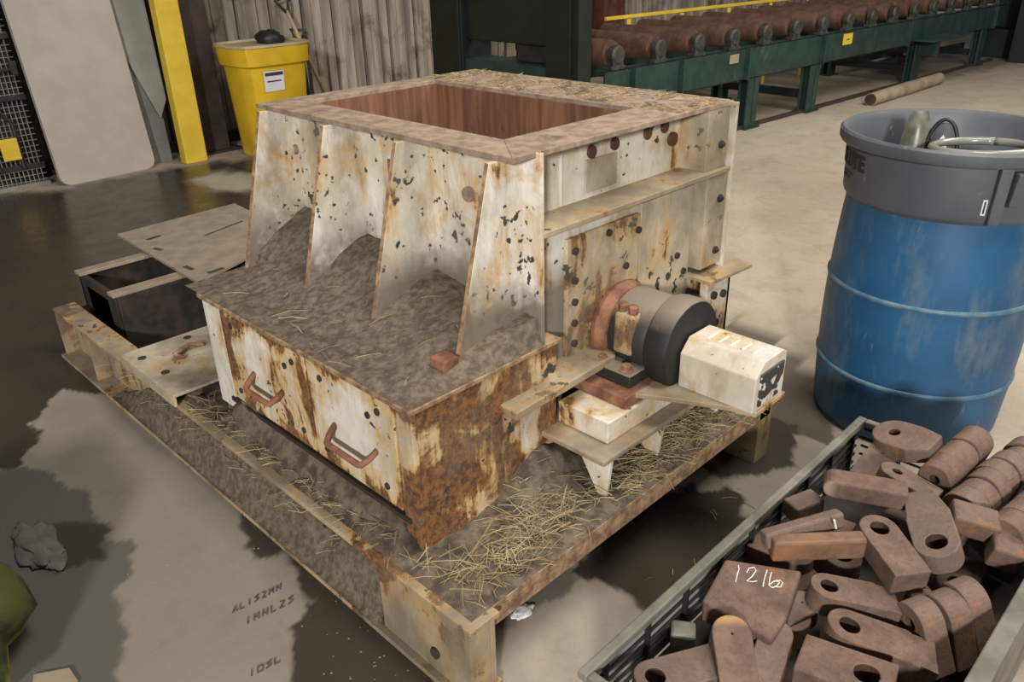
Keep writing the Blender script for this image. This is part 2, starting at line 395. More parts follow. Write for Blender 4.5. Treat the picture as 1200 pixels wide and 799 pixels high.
# ------------------------------------------------------------------ the hammer mill
mill = thing('hammer_mill', (.6, .8, 0), 'rusty white-painted hammer mill with square hopper on a low steel skid', 'machine')
P_ = lambda nm, b, mt, par=mill, bv=.002, sm=False: mk(nm, b, mt, par, bv, sm)
ZD = .217
# skid rails
b = B()
b.box(-.012, .075, -.02, 2.48, ZD-.014, ZD)            # top flange
b.box(.045, .06, -.02, 2.48, .012, ZD-.014)              # web
b.box(-.03, .075, -.02, 2.48, 0, .014)                  # foot flange
b.box(-.014, .045, -.02, -.008, .014, ZD-.014)
b.box(-.012, -.002, -.008, .30, .014, ZD-.014)
for y in (2.12, 2.46): b.box(-.012, .045, y, y+.012, .014, ZD-.014)
rail = P_('skid_rail', b, M['frame'])
b = B()
for y, z in ((.10, .075), (.62, .10), (1.15, .06), (1.45, .06), (2.2, .05)):
    xx = -.014 if y < .30 else .043
    b.cyl((xx, y, z), (xx-.006, y, z), .014, 14)
P_('bolt', b, M['slot'], rail, 0)
b = B(); b.box(1.22, 1.30, .0, 2.48, 0, ZD-.03); P_('skid_rail', b, M['frame'])
b = B(); b.box(.075, 1.22, 2.38, 2.46, .0, ZD-.02)
P_('cross_member', b, M['pit'])
b = B(); b.box(.075, 1.22, 1.70, 1.78, .0, ZD-.03); P_('cross_member', b, M['pit'])
b = B(); b.box(.075, 1.22, .36, .44, .0, ZD-.05); P_('cross_member', b, M['pit'])
b = B(); b.prism([(.012, 0, ZD+.001), (1.285, 0, ZD+.001), (1.285, 1.78, ZD+.001), (.012, 1.78, ZD+.001)], (0, 0, -.016))
b.box(.012, 1.285, 0, .014, ZD-.058, ZD-.015)
P_('deck_plate', b, M['edge'])
# drawer box
X0, Y0, Y1, ZB = .081, .2425, 1.205, .611
P_('lower_box', B().box(X0+.012, .55, Y0, Y1, ZD, ZB-.008), M['rusty_side'])
P_('box_top', B().box(X0-.012, .56, Y0-.008, Y1+.012, ZB-.012, ZB), M['edge'])
P_('corner_strip', B().box(X0-.003, X0+.012, 1.105, Y1, ZD+.04, ZB-.012), M['white'])
P_('corner_strip', B().prism([(X0-.004, Y0-.002, ZD), (X0-.004, Y0+.052, ZD+.08), (X0-.004, Y0+.052, ZB-.012), (X0-.004, Y0-.002, ZB-.012)], (.016, 0, 0)), M['rusty_side'])
for ya, yb in ((.300, .652), (.660, 1.098)):
    d = P_('access_door', B().box(X0-.006, X0+.012, ya, yb, .312, ZB-.016), M['door'], bv=.003)
    b = B(); ym = (ya+yb)/2-.01; wd = .075 if ya > .5 else .085
    loop_handle(b, (X0-.004, ym+wd, .445), (X0-.004, ym-wd, .445), (-.042, 0, -.03), .0085)
    P_('handle', b, M['rust'], d, 0, True)
    b = B()
    for y, z in ((ya+.06, .56), (yb-.06, .56), (ya+.10, .535), (ya+.05, .36), (yb-.05, .35)):
        b.cyl((X0-.005, y, z), (X0-.010, y, z), .009, 12)
    P_('bolt', b, M['slot'], d, 0)
P_('door_gap_shade', B().box(X0-.010, X0+.012, .27, 1.12, .290, .304), M['column'])  # dark bar painting the shaded gap below the doors
# hopper
ZT = 1.086
YA, YB, XA, XB = .256, 1.344, .4195, 1.325
b = B()
t = .014
b.prism([(XA, YA, ZT), (XB, YA, ZT), (1.055, .404, ZT), (.54, .404, ZT)], (0, 0, -t))
b.prism([(XB, YA, ZT), (XB, YB, ZT), (1.055, 1.258, ZT), (1.055, .404, ZT)], (0, 0, -t))
b.prism([(XB, YB, ZT), (XA, YB, ZT), (.54, 1.258, ZT), (1.055, 1.258, ZT)], (0, 0, -t))
b.prism([(XA, YB, ZT), (XA, YA, ZT), (.54, .404, ZT), (.54, 1.258, ZT)], (0, 0, -t))
P_('hopper_lip', b, M['lip'], bv=.0015)
zi0 = .50
b = B(); b.box(.532, .544, .40, 1.262, zi0, ZT-t); b.box(1.051, 1.063, .40, 1.262, zi0, ZT-t)
b.box(.54, 1.055, 1.254, 1.266, zi0, ZT-t); b.box(.54, 1.055, .396, .408, zi0, ZT-t); b.box(.54, 1.055, .40, 1.26, zi0, zi0+.01)
P_('hopper_liner', b, M['inner'], bv=0)
P_('hopper_wall', B().box(.498, .512, .300, 1.30, .50, ZT-t), M['white_low'])
P_('hopper_wall', B().box(.50, 1.31, 1.29, 1.304, .22, ZT-t), M['white'])
P_('hopper_wall', B().box(1.30, 1.314, .35, 1.29, .22, ZT-t), M['white'])
for k, (y, w) in enumerate(((1.282, .012), (.948, .012), (.633, .012), (.307, .014))):
    r = P_('rib', B().prism([(.392, y-w/2, ZT-t), (.500, y-w/2, ZT-t), (.500, y-w/2, ZB-.02), (.268, y-w/2, ZB-.004)], (0, w, 0)), M['white_low'], bv=.0015)
    b = B(); a0 = Vector((.392, y, ZT-t)); a1 = Vector((.268, y, ZB)); b.tube([a0, a1], .0055, 6); P_('edge_weld', b, M['edge'], r, 0)
# bolt heads and weld seams on the front wall
b = B()
for u_, v_ in ((346, 174), (405, 188), (551, 227)):
    d_ = fw + rt*((u_-600)/FPX) - up*((v_-399.5)/FPX); p_ = CAM+d_*((.498-CAM.x)/d_.x)
    b.cyl((.499, p_.y, p_.z), (.486, p_.y, p_.z), .019, 18)
b.cyl((.498, 1.10, 1.0), (.49, 1.10, 1.0), .006, 8)
P_('bolt', b, M['lip'], bv=.001)
b = B()
for y in (1.12, .80): b.prism([(.498, y, ZT-.10), (.498, y+.010, ZT-.10), (.498, y+.010, .66), (.498, y, .66)], (-.004, 0, 0))
P_('seam', b, M['edge'], bv=.001)
# right side of the hopper
P_('side_panel', B().box(.50, 1.30, .350, .362, .50, ZT-t), M['white'])
P_('side_flange', B().box(.494, .506, .242, .352, .605, ZT-.002), M['white_low'], bv=.0015)
P_('side_ledge', B().box(.506, 1.322, .240, .352, .884, .898), M['soot'])
colp = P_('side_flange', B().box(1.205, 1.322, .246, .350, .60, .884).box(1.205, 1.318, .258, .350, .898, ZT-t), M['cream'])
b = B()
for z in (.967, .809, .647):
    y = .258 if z > .9 else .246
    b.lathe([(.012, 0), (.012, -.006), (.007, -.007), (.007, -.012)], (1.278, y, z), 16, 'y')
P_('bolt', b, M['column'], colp, 0)
b = B(); b.box(1.316, 1.328, .238, .262, .56, ZT-.004); P_('side_flange', b, M['white'], bv=.0015)
P_('patch_plate', B().box(.775, .905, .343, .350, .915, 1.00), M['cream'])
b = B()
for x, z in ((.80, 1.018), (.895, 1.022), (1.04, 1.025), (1.12, 1.03)): b.cyl((x, .350, z), (x, .342, z), .017, 18)
b.cyl((1.16, .35, .99), (1.16, .338, .99), .020, 20)
P_('bolt', b, M['redcol'], bv=.002)
P_('rib', B().box(.585, .592, .342, .352, .90, ZT-t).box(.68, .686, .344, .352, .90, 1.05), M['white'], bv=.001)
P_('lower_panel', B().box(.506, 1.205, .300, .350, .50, .884), M['white_low'])
sp = P_('seal_plate', B().box(.640, .945, .288, .300, .42, .835), M['seal'], bv=.002)
sp2 = P_('seal_plate', B().box(.945, 1.20, .285, .300, .42, .86), M['cream'])
b = B()
for x, z in ((.665, .80), (.80, .815), (.665, .72), (.665, .66), (.665, .60), (.665, .54), (.88, .70), (.86, .645), (1.13, .66), (1.17, .60), (.93, .79)):
    b.cyl((x, .285, z), (x, .277, z), .010, 12)
P_('bolt', b, M['column'], sp, .001)
# split flange and lower housing
P_('split_flange', B().prism([(.345, .185, .506), (.74, .200, .506), (.80, .255, .506), (1.24, .255, .506), (1.24, .36, .506), (.345, .36, .506)], (0, 0, -.022)), M['soot'], bv=.003)
P_('lower_housing', B().box(.55, 1.31, .300, .36, .20, .484).box(.55, 1.31, .36, 1.28, .20, .50), M['dusty_black'])
P_('wing_plate', B().prism([(1.18, .19, .585), (1.395, .175, .585), (1.42, .26, .585), (1.33, .35, .585), (1.18, .35, .585)], (0, 0, -.012)), M['frame'])
ep = P_('end_bracket', B().box(1.24, 1.375, .235, .262, .30, .555).box(1.36, 1.375, .235, .40, .22, .555), M['white_rust'])
b = B()
for x, z in ((1.275, .50), (1.33, .49), (1.30, .40)): b.cyl((x, .237, z), (x, .225, z), .013, 12)
P_('bolt', b, M['slot'], ep, 0)
P_('end_flange', B().box(.60, 1.24, .262, .300, .215, .30), M['frame'])
# bearing pedestal
ped = P_('pedestal_plate', B().prism([(.492, .035, .362), (1.16, .030, .362), (1.16, .300, .362), (.492, .300, .362)], (0, 0, -.016)), M['soot'], bv=.004)
for x in (.535, .755, 1.05):
    P_('gusset', B().prism([(x, .045, .346), (x, .165, .346), (x, .085, ZD), (x, .060, ZD)], (.012, 0, 0)), M['white'], ped)
P_('pedestal_web', B().box(.60, 1.12, .17, .185, ZD, .346), M['pit'], ped)
P_('spacer_block', B().box(.560, 1.02, .078, .245, .362, .424), M['white_rust'], bv=.003)
P_('spacer_block', B().box(.640, 1.00, .085, .270, .424, .458), M['rust'], bv=.003)
# bearing
SX, SZ = .855, .545
brg = P_('bearing_housing', B().lathe([(.07, .30), (.085, .275), (.105, .262), (.112, .22), (.112, .13), (.104, .115), (.09, .108)], (SX, 0, SZ), 48, 'y').box(SX-.17, SX+.16, .11, .25, .458, .492), M['dustcast'], bv=.003, sm='auto')
b = B()
b.prism([(SX-.118, .150, SZ-.03), (SX-.09, .150, SZ-.03), (SX-.07, .150, SZ+.085), (SX-.112, .150, SZ+.085)], (0, .062, 0))
P_('cap_lug', b, M['frame'], brg, .010)
b = B()
for x, y in ((SX-.092, .165), (SX-.092, .198)): b.lathe([(.014, SZ+.085), (.014, SZ+.103), (.009, SZ+.105)], (x, y, 0), 6)
for x, y in ((SX-.145, .14), (SX-.145, .22), (SX+.13, .14)): b.lathe([(.020, .492), (.020, .496), (.013, .496), (.013, .510)], (x, y, 0), 8)
P_('bolt', b, M['rust'], brg, .0015)
P_('end_cap', B().lathe([(.06, .282), (.118, .278), (.124, .262), (.112, .235)], (SX-.01, 0, SZ), 40, 'y'), M['rust'], brg, .002, 'auto')
P_('coupling', B().lathe([(.10, .112), (.122, .108), (.126, .090), (.126, .055), (.120, .040), (.085, .036)], (SX, 0, SZ), 48, 'y'), M['dustcoup'], bv=.002, sm='auto')
P_('shaft', B().cyl((SX, .30, SZ), (SX, -.12, SZ), .030, 24), M['black'], bv=0, sm='auto')
# guard box over the shaft end and its base plate
gx0, gx1, gy0, gy1, gz0, gz1 = SX-.068, SX+.080, .030, -.185, .456, .588
ch = .035
b = B(); b.prism([(gx0, gy1, gz0), (gx1, gy1, gz0), (gx1, gy1, gz1-.012), (gx1-.02, gy1, gz1), (gx0+ch, gy1, gz1), (gx0, gy1, gz1-ch)], (0, gy0-gy1, 0))
gd = P_('shaft_guard', b, M['guard'], bv=.003)
P_('end_plate', B().box(gx0+.018, gx1-.018, gy1-.006, gy1, gz0+.015, gz1-.028), M['mottle'], gd, .002)
b = B()
for k in range(5): b.box(gx0+.055, gx0+.10, -.145+k*.032, -.140+k*.032, gz1, gz1+.0015)
P_('tread_mark', b, M['chalk'], gd, 0)
b = B(); poly = []
for i in range(13):
    tt = i/12; p = Vector((.640, .155, .444)).lerp(Vector((SX-.055, gy1-.005, .444)), tt); p.x += -.0+.035*math.sin(PI*tt); p.y -= .045*math.sin(PI*tt)
    poly.append(tuple(p))
poly += [(gx1+.01, gy1-.005, .444), (gx1+.02, .09, .444), (gx1+.02, .10, .444)]
b.prism(poly, (0, 0, .013)); P_('guard_base', b, M['frame'], bv=.002)
P_('guard_base', B().box(SX-.02, gx1-.02, -.10, -.085, ZD, .444) .box(SX+.0, gx1, -.085, .04, ZD+.02, .03+ZD), M['pit']) if False else None
# small iron block lying on the ledge and the service hatch at the left
P_('small_lug', B().box(.215, .262, .285, .335, ZB, ZB+.045), M['rust'], bv=.004)
hz = .262
hatch = P_('service_hatch', B().prism([(-.022, 1.745, hz), (-.022, 1.33, hz), (.56, 1.33, hz), (.56, 1.745, hz)], (0, 0, -.010)).box(-.022, -.012, 1.335, 1.745, ZD, hz-.008), M['cream'], bv=.002)
P_('hatch_frame', B().box(.08, .56, 1.34, 1.355, ZD, hz-.01).box(.0, .56, 1.73, 1.74, ZD, hz-.01), M['pit'], hatch)
b = B(); loop_handle(b, (.125, 1.555, hz), (.215, 1.60, hz), (-.045, .0, .022), .008); P_('handle', b, M['edge'], hatch, 0, True)
b = B()
for x, y in ((.02, 1.66), (.03, 1.50), (.20, 1.70)): b.lathe([(.014, hz), (.014, hz+.0025)], (x, y, 0), 14)
P_('bolt', b, M['slot'], hatch, 0)
# trough at the far end of the skid
tr = P_('trough', B().box(.115, .135, 2.10, 2.47, .10, .333).box(.115, 1.0, 2.455, 2.475, .10, .345).box(.12, 1.0, 2.085, 2.10, .04, .333).box(.12, 1.0, 2.10, 2.46, .10, .115).box(.115, .14, 2.18, 2.40, .1, .30), M['pit'])
for y in (2.425, 2.085):
    P_('rail_cap', B().box(.105, 1.0, y, y+.055, .333, .347), M['dustplate'], tr)

# ------------------------------------------------------------------ slotted plate lying on the trough
zc = .36
q = [at(137, 274, zc), at(275, 238, zc), at(345, 272, zc), at(233, 331, zc)]
b = B(); b.prism(q, (0, 0, -.012)); sl = mk('slotted_plate', b, M['dustplate'], None, .0015, loc=tuple(q[0]))
tag(sl, 'flat tan steel plate with slots lying across the trough behind the hopper machine', 'plate')
b = B()
for (u1, v1), (u2, v2), w in (((172, 281), (188, 276), 3), ((180, 291), (190, 293), 2.5), ((216, 312), (226, 316), 2.5), ((244, 320), (262, 314), 3), ((240, 276), (284, 259), 1.6)):
    a_, c_ = at(u1, v1, zc), at(u2, v2, zc); n_ = (c_-a_).cross(Vector((0, 0, 1))).normalized()*.004*w
    b.prism([a_-n_, c_-n_, c_+n_, a_+n_], (0, 0, .0008))
mk('slot', b, M['slot'], sl)

# ------------------------------------------------------------------ dirt and straw
def ledge_h(x, y):
    t = sms(.12, .50, x); h = .006+.075*t*(1+.35*nz(x*3, y*3))+.018*nz(x*8, y*6)*t
    h += .075*sms(.30, .50, x)*sms(.35, 1.2, y)
    h += .005*nz(x*22, y*22)+.003*nz(x*60, y*60)
    h *= sms(.075, .12, x)*sms(.238, .30, y)*(1-sms(1.19, 1.215, y)*.8) if x < .30 else sms(.238, .26, y)
    return ZB+max(.0005, h)
b = B().grid(lin(.075, .50, 70), lin(.238, 1.30, 150), ledge_h)
tag(mk('dust_pile', b, M['dirt'], smooth=True), 'grey dust heaped on the ledge between the hopper ribs', 'dust', kind='stuff')
def deck_h(x, y):
    h = .005+.012*nz(x*7, y*7)+.006*nz(x*30, y*30)+.003*nz(x*70, y*70)
    h += .10*math.exp(-((x-.48)/.13)**2-((y-.235)/.07)**2)*(1 if y < .36 else .2)
    h += .065*math.exp(-((x-.095)/.045)**2)*sms(.27, .42, y)*(1-sms(1.05, 1.2, y))
    h += .03*math.exp(-((x-.0)/.05)**2)*sms(.15, .5, y)*(.5+nz(x*9, y*9))
    h += .03*sms(.6, 1.0, y)*math.exp(-((x-.10)/.05)**2)*(1-sms(1.05, 1.2, y))
    h += .035*math.exp(-((x-1.0)/.25)**2-((y-.16)/.12)**2)
    h *= sms(.012, .06, x)*sms(.0, .05, y)*(1-sms(1.25, 1.285, x))
    return ZD+.0015+max(.0005, h)
b = B().grid(lin(.013, 1.283, 150), lin(.0015, 1.33, 150), deck_h)
tag(mk('dirt_layer', b, M['dirt2'], smooth=True), 'dark crumbly dirt covering the skid deck around the mill', 'dirt', kind='stuff')
# dirt lying inside the front channel
b = B().grid(lin(-.028, .045, 12), lin(.305, 1.95, 240), lambda x, y: .0145+max(.001, (.125+.05*nz(y*2.3, 1))*sms(-.03, .045, x)*(1-sms(1.6, 1.95, y)*.9)+.014*nz(x*30, y*11)+.004*nz(x*90, y*60)))
tag(mk('rail_dust', b, M['dirt'], smooth=True), 'dust and chaff packed along the front rail of the skid', 'dust', kind='stuff')
random.seed(11)
b = B()
def blade(p, ln, az, tilt, w=.0011, bend=.2):
    d = Vector((math.cos(az)*math.cos(tilt), math.sin(az)*math.cos(tilt), math.sin(tilt)))
    s = Vector((-math.sin(az), math.cos(az), 0)); m_ = p+d*ln*.5+s*ln*bend*random.uniform(-.3, .3)+Vector((0, 0, ln*.06))
    b.tube([p, m_, p+d*ln], w, 3)
def scatter(n, fn, l0=.02, l1=.07, tmax=.25, wmul=1):
    for _ in range(n):
        x, y, z = fn(); blade(Vector((x, y, z+.002)), random.uniform(l0, l1), random.uniform(0, 2*PI), random.uniform(-.02, tmax), random.uniform(.0005, .0010)*wmul)
gs = random.gauss
def dk(cx, cy, sx, sy):
    def f():
        for _ in range(60):
            x, y = gs(cx, sx), gs(cy, sy)
            if .02 < x < 1.27 and .012 < y < 1.3 and not (x > .075 and y > .235): return x, y, deck_h(x, y)
        return .3, .1, deck_h(.3, .1)
    return f
scatter(150, dk(.30, .09, .11, .035)); scatter(110, dk(.17, .08, .07, .03)); scatter(110, dk(.38, .14, .06, .04))
scatter(330, dk(.85, .07, .13, .04)); scatter(300, dk(1.08, .07, .12, .05)); scatter(110, dk(.68, .05, .08, .03))
scatter(110, lambda: (gs(.03, .012), random.uniform(.2, 1.3), ZD+.012+random.random()*.012), .02, .06)
scatter(45, lambda: (random.uniform(.02, .07), random.uniform(.1, 1.25), ZD+.03), .03, .10)
scatter(90, lambda: (random.uniform(.0, .035), random.uniform(.5, 2.0), .11+random.random()*.04), .02, .05)
scatter(70, lambda: (random.uniform(.1, 1.2), random.uniform(.02, .22), ZD+.022), .05, .13, .08, 1.3)
scatter(26, lambda: (lambda x, y: (x, y, ledge_h(x, y)))(random.uniform(.1, .42), random.uniform(.3, 1.2)), .03, .10, .1, 1.1)
scatter(260, lambda: (random.uniform(1.08, 1.31), random.uniform(.27, 1.32), ZT), .008, .04, .15)
scatter(22, lambda: (random.uniform(.57, 1.1), random.uniform(-.25, -.03), .0), .02, .05, .02)
straw = mk('straw', b, M['straw'])
tag(straw, 'yellow straw and chaff strewn over the deck of the mill', 'straw', kind='stuff')
def lip_h(x, y):
    e = min((x-1.06)/.04, (1.322-x)/.04, (y-.262)/.03, (1.34-y)/.03); e = max(0, min(1, e))
    return ZT+e*max(-.001, .001+.012*nz(x*9, y*9)+.006*nz(x*50, y*50))
tag(mk('lip_debris', B().grid(lin(1.058, 1.323, 30), lin(.258, 1.342, 110), lip_h), simple('bark_crumbs', (.13, .09, .055), (.30, .22, .13), 60, .95, bs=.7, c3=(.07, .055, .035), t3=(.5, .62)), smooth=True), 'bark crumbs spread on the rear lip of the hopper', 'debris', kind='stuff')

# ------------------------------------------------------------------ blue drum with the grey can in it
DX, DY = 1.87, -.20
drum = thing('plastic_drum', (DX, DY, 0), 'tall blue plastic drum with scuffed sides holding a grey can', 'drum')
prof = [(.02, .0), (.255, .0), (.282, .012), (.290, .035)]
for i in range(1, 30):
    z = .035+.71*i/30; r = .290+.016*math.sin(PI*i/30)
    prof.append((r, z))
prof += [(.288, .765), (.275, .775), (.262, .775), (.262, .20), (.02, .20)]
mk('drum_body', B().lathe(prof, (DX, DY, 0), 72), M['blue'], drum, 0, 'auto')
b = B()
for k in range(30):
    pass
for zr in (.215, .50):
    rr_ = .290+.016*math.sin(PI*(zr-.035)/.71)
    mk('drum_ring', B().lathe([(rr_-.004, zr-.010), (rr_+.004, zr-.006), (rr_+.006, zr), (rr_+.004, zr+.006), (rr_-.004, zr+.010)], (DX, DY, 0), 72, caps=False), M['bluering'], drum, 0, True)
can = thing('trash_can', (DX, DY, .21), 'grey round trash can nested in the mouth of the blue drum', 'trash can')
prof = [(.02, .21), (.235, .21), (.243, .24), (.258, .72), (.262, .775), (.300, .778), (.304, .79), (.310, .93), (.331, .935), (.337, .945), (.337, .968), (.330, .975), (.318, .973), (.306, .955), (.300, .78), (.250, .72), (.232, .235), (.02, .225)]
mk('can_body', B().lathe(prof, (DX, DY, 0), 72), M['grey'], can, 0, 'auto')
def onring(a, r, z): return Vector((DX+r*math.cos(a), DY+r*math.sin(a), z))
camang = math.atan2(CAM.y-DY, CAM.x-DX)
# handle block on the near right side
b = B(); ah = camang+R(38)
for a0, a1, z0, z1, ex in ((ah-.30, ah-.20, .775, .935, .03), (ah-.18, ah+.28, .83, .925, .045)):
    n_ = 8; vs = []; fs = []
    for i in range(n_+1):
        a = a0+(a1-a0)*i/n_
        vs += [onring(a, .300, z0), onring(a, .300+ex*.7, z0), onring(a, .303+ex, z1), onring(a, .303, z1)]
    for i in range(n_):
        for j in range(4): fs.append((i*4+j, i*4+(j+1) % 4, (i+1)*4+(j+1) % 4, (i+1)*4+j))
    fs += [(0, 3, 2, 1), (n_*4, n_*4+1, n_*4+2, n_*4+3)]
    b.add(vs, fs)
mk('can_handle', b, M['grey'], can, .004)
def ringpatch(a0, a1, z0, z1, r):
    b = B(); n_ = 10; vs = []
    for i in range(n_+1):
        a = a0+(a1-a0)*i/n_; vs += [onring(a, r(z0), z0), onring(a, r(z1), z1)]
    b.add(vs, [(2*i, 2*i+2, 2*i+3, 2*i+1) for i in range(n_)]); return b
rcan = lambda z: .304+(z-.79)*.043+.0015
mk('can_sticker', ringpatch(ah-.36, ah-.32, .80, .845, rcan), M['label'], can)
mk('sticker_print', ringpatch(ah-.348, ah-.332, .805, .840, lambda z: rcan(z)+.0006), M['print'], can)
# moulded word on the can
cu = bpy.data.curves.new('word', 'FONT'); cu.body = 'BRUTE'; cu.size = .064; cu.extrude = .0012; cu.align_x = 'LEFT'; cu.offset = .0016; cu.space_character = 1.08
to = bpy.data.objects.new('word', cu); C.objects.link(to)
bpy.context.view_layer.update()
me = bpy.data.meshes.new_from_object(to.evaluated_get(bpy.context.evaluated_depsgraph_get())); bpy.data.objects.remove(to)
me.materials.clear(); me.materials.append(M['darkblack'])
bm = bmesh.new(); bm.from_mesh(me); bmesh.ops.subdivide_edges(bm, edges=[e for e in bm.edges if e.calc_length() > .02], cuts=3)
bmesh.ops.triangulate(bm, faces=bm.faces[:]); a_start = camang-R(85)
for v in bm.verts:
    x, y, z = v.co; zz = .866+y; a = a_start+x/.31
    v.co = onring(a, rcan(zz)+.0005+z, zz)-Vector((DX, DY, .21))
bm.to_mesh(me); bm.free()
wo = bpy.data.objects.new('moulded_word', me); C.objects.link(wo); wo.parent = can
b = B()
for k, w in enumerate((.17, .13)):
    q = ringpatch(a_start+.12, a_start+.12+w*1.8, .838-k*.013, .847-k*.013, rcan); b.add(q.v, q.f)
mk('moulded_line', b, M['print'], can)
# things in the can
b = B(); hc = at(1150, 172, .955); ring = [(hc.x+.125*math.cos(2*PI*i/40), hc.y+.125*math.sin(2*PI*i/40), .953+.010*math.cos(2*PI*i/40+2)) for i in range(41)]
b.tube(ring, .0115, 10); hs = mk('plastic_hose', b, M['hose'], None, 0, True, loc=(DX, DY, .9)); tag(hs, 'clear grey hose loop lying in the top of the grey can', 'hose')
def sheet_bag(name, c, w, h, az, lean, mat, label, cat):
    b = B(); cx, cy, cz = c
    ax = Vector((math.cos(az), math.sin(az), 0)); nn = Vector((-math.sin(az), math.cos(az), 0))
    up_ = (Vector((0, 0, 1))*math.cos(lean)+nn*math.sin(lean))
    nu, nv = 9, 12; vs = []; fs = []
    for sgn in (1, -1):
        for j in range(nv):
            for i in range(nu):
                s_, t_ = i/(nu-1)*2-1, j/(nv-1)
                ww = w/2*(1-.55*t_**3); bulge = .022*(1-s_*s_)*(1-(2*t_-1)**4)*sgn
                p = Vector(c)+ax*s_*ww+up_*h*t_+nn*bulge+Vector((.006*nz(i, j, sgn), .006*nz(i, j, 5), 0)); vs.append(p)
    k = nu*nv
    for sgn in (0, 1):
        for j in range(nv-1):
            for i in range(nu-1):
                a_ = sgn*k+j*nu+i; q_ = (a_, a_+1, a_+nu+1, a_+nu); fs.append(q_ if sgn else q_[::-1])
    b.add(vs, fs); o = mk(name, b, mat, None, 0, True, loc=c); tag(o, label, cat); return o
sheet_bag('plastic_pouch', (DX-.055, DY+.10, .775), .10, .245, camang+PI/2+.2, .15, simple('dark_olive_pouch', (.07, .075, .05), (.16, .16, .13), 14, .35, c3=(.42, .42, .38)), 'crumpled olive grey pouch standing in the grey can', 'pouch')
fm = sheet_bag('face_shield', (DX-.035, DY+.035, .775), .085, .215, camang+PI/2, .1, simple('smoky_plastic', (.07, .075, .09), (.11, .115, .13), 10, .2), 'dark edged rounded plastic piece with a white mark standing in the can', 'plastic piece')
b = B(); az = camang+PI/2; ax = Vector((math.cos(az), math.sin(az), 0)); nn = Vector((-math.sin(az), math.cos(az), 0)); c0 = Vector((DX-.035, DY+.035, .775)); up_ = Vector((0, 0, 1))*math.cos(.1)+nn*math.sin(.1)
b.tube([c0+ax*(.044*math.cos(t_)*(1-.0))+up_*(.12+.105*math.sin(t_)) for t_ in lin(-.35, PI+.35, 22)], .006, 6); mk('rim', b, M['darkblack'], fm, 0, True)
b = B(); sg = 1 if nn.dot(CAM-c0) > 0 else -1; q0 = c0+up_*.135+nn*.026*sg
b.prism([q0-ax*.020, q0+ax*.020, q0+up_*.025+ax*.012, q0+up_*.050, q0+up_*.025-ax*.016], nn*.0015*sg); mk('white_mark', b, M['label'], fm)

# ------------------------------------------------------------------ crate and its hammers
CX0, CX1, CY0, CY1, CZ0, CZ1 = .0, 1.12, -.835, -.338, .20, .35
crate = thing('wire_crate', ((CX0+CX1)/2, (CY0+CY1)/2, 0), 'grey steel wire crate heaped with rusty hammers', 'crate')
mk('rim', B().box(CX0-.02, CX1+.02, CY1, CY1+.022, CZ1-.02, CZ1).box(CX0-.02, CX0, CY0+.02, CY1, CZ1-.02, CZ1).box(CX1, CX1+.02, CY0+.02, CY1, CZ1-.02, CZ1), M['crate'], crate, .004)
mk('side_board', B().box(CX0-.02, CX1+.02, CY0-.012, CY0+.022, .06, CZ1+.012), M['crate'], crate, .003)
mk('crate_floor', B().box(CX0-.01, CX1+.01, CY0, CY1+.01, CZ0-.012, CZ0), M['pit'], crate, 0)
b = B()
for i in range(5):
    z = CZ0+.018+i*.026
    b.cyl((CX0, CY1+.010, z), (CX1, CY1+.010, z), .0035, 6); b.cyl((CX0-.010, CY0+.02, z), (CX0-.010, CY1, z), .0035, 6); b.cyl((CX1+.010, CY0+.02, z), (CX1+.010, CY1, z), .0035, 6)
mk('side_wire', b, M['darkblack'], crate, 0)
mk('back_sheet', B().box(CX0, CX1, CY1+.014, CY1+.020, CZ0, CZ1-.02), simple('crate_sheet', (.26, .26, .24), (.34, .34, .32), 8, .6), crate, 0)
b = B()
for i in range(9): b.box(CX0+.04+i*.13, CX0+.047+i*.13, CY1+.002, CY1+.012, CZ0, CZ1-.02)
mk('side_post', b, M['darkblack'], crate, 0)
for x in (CX0, CX1-.05):
    for y in (CY0+.03, CY1-.04): mk('leg', B().box(x, x+.05, y, y+.05, 0, CZ0-.012), M['crate'], crate, .003)

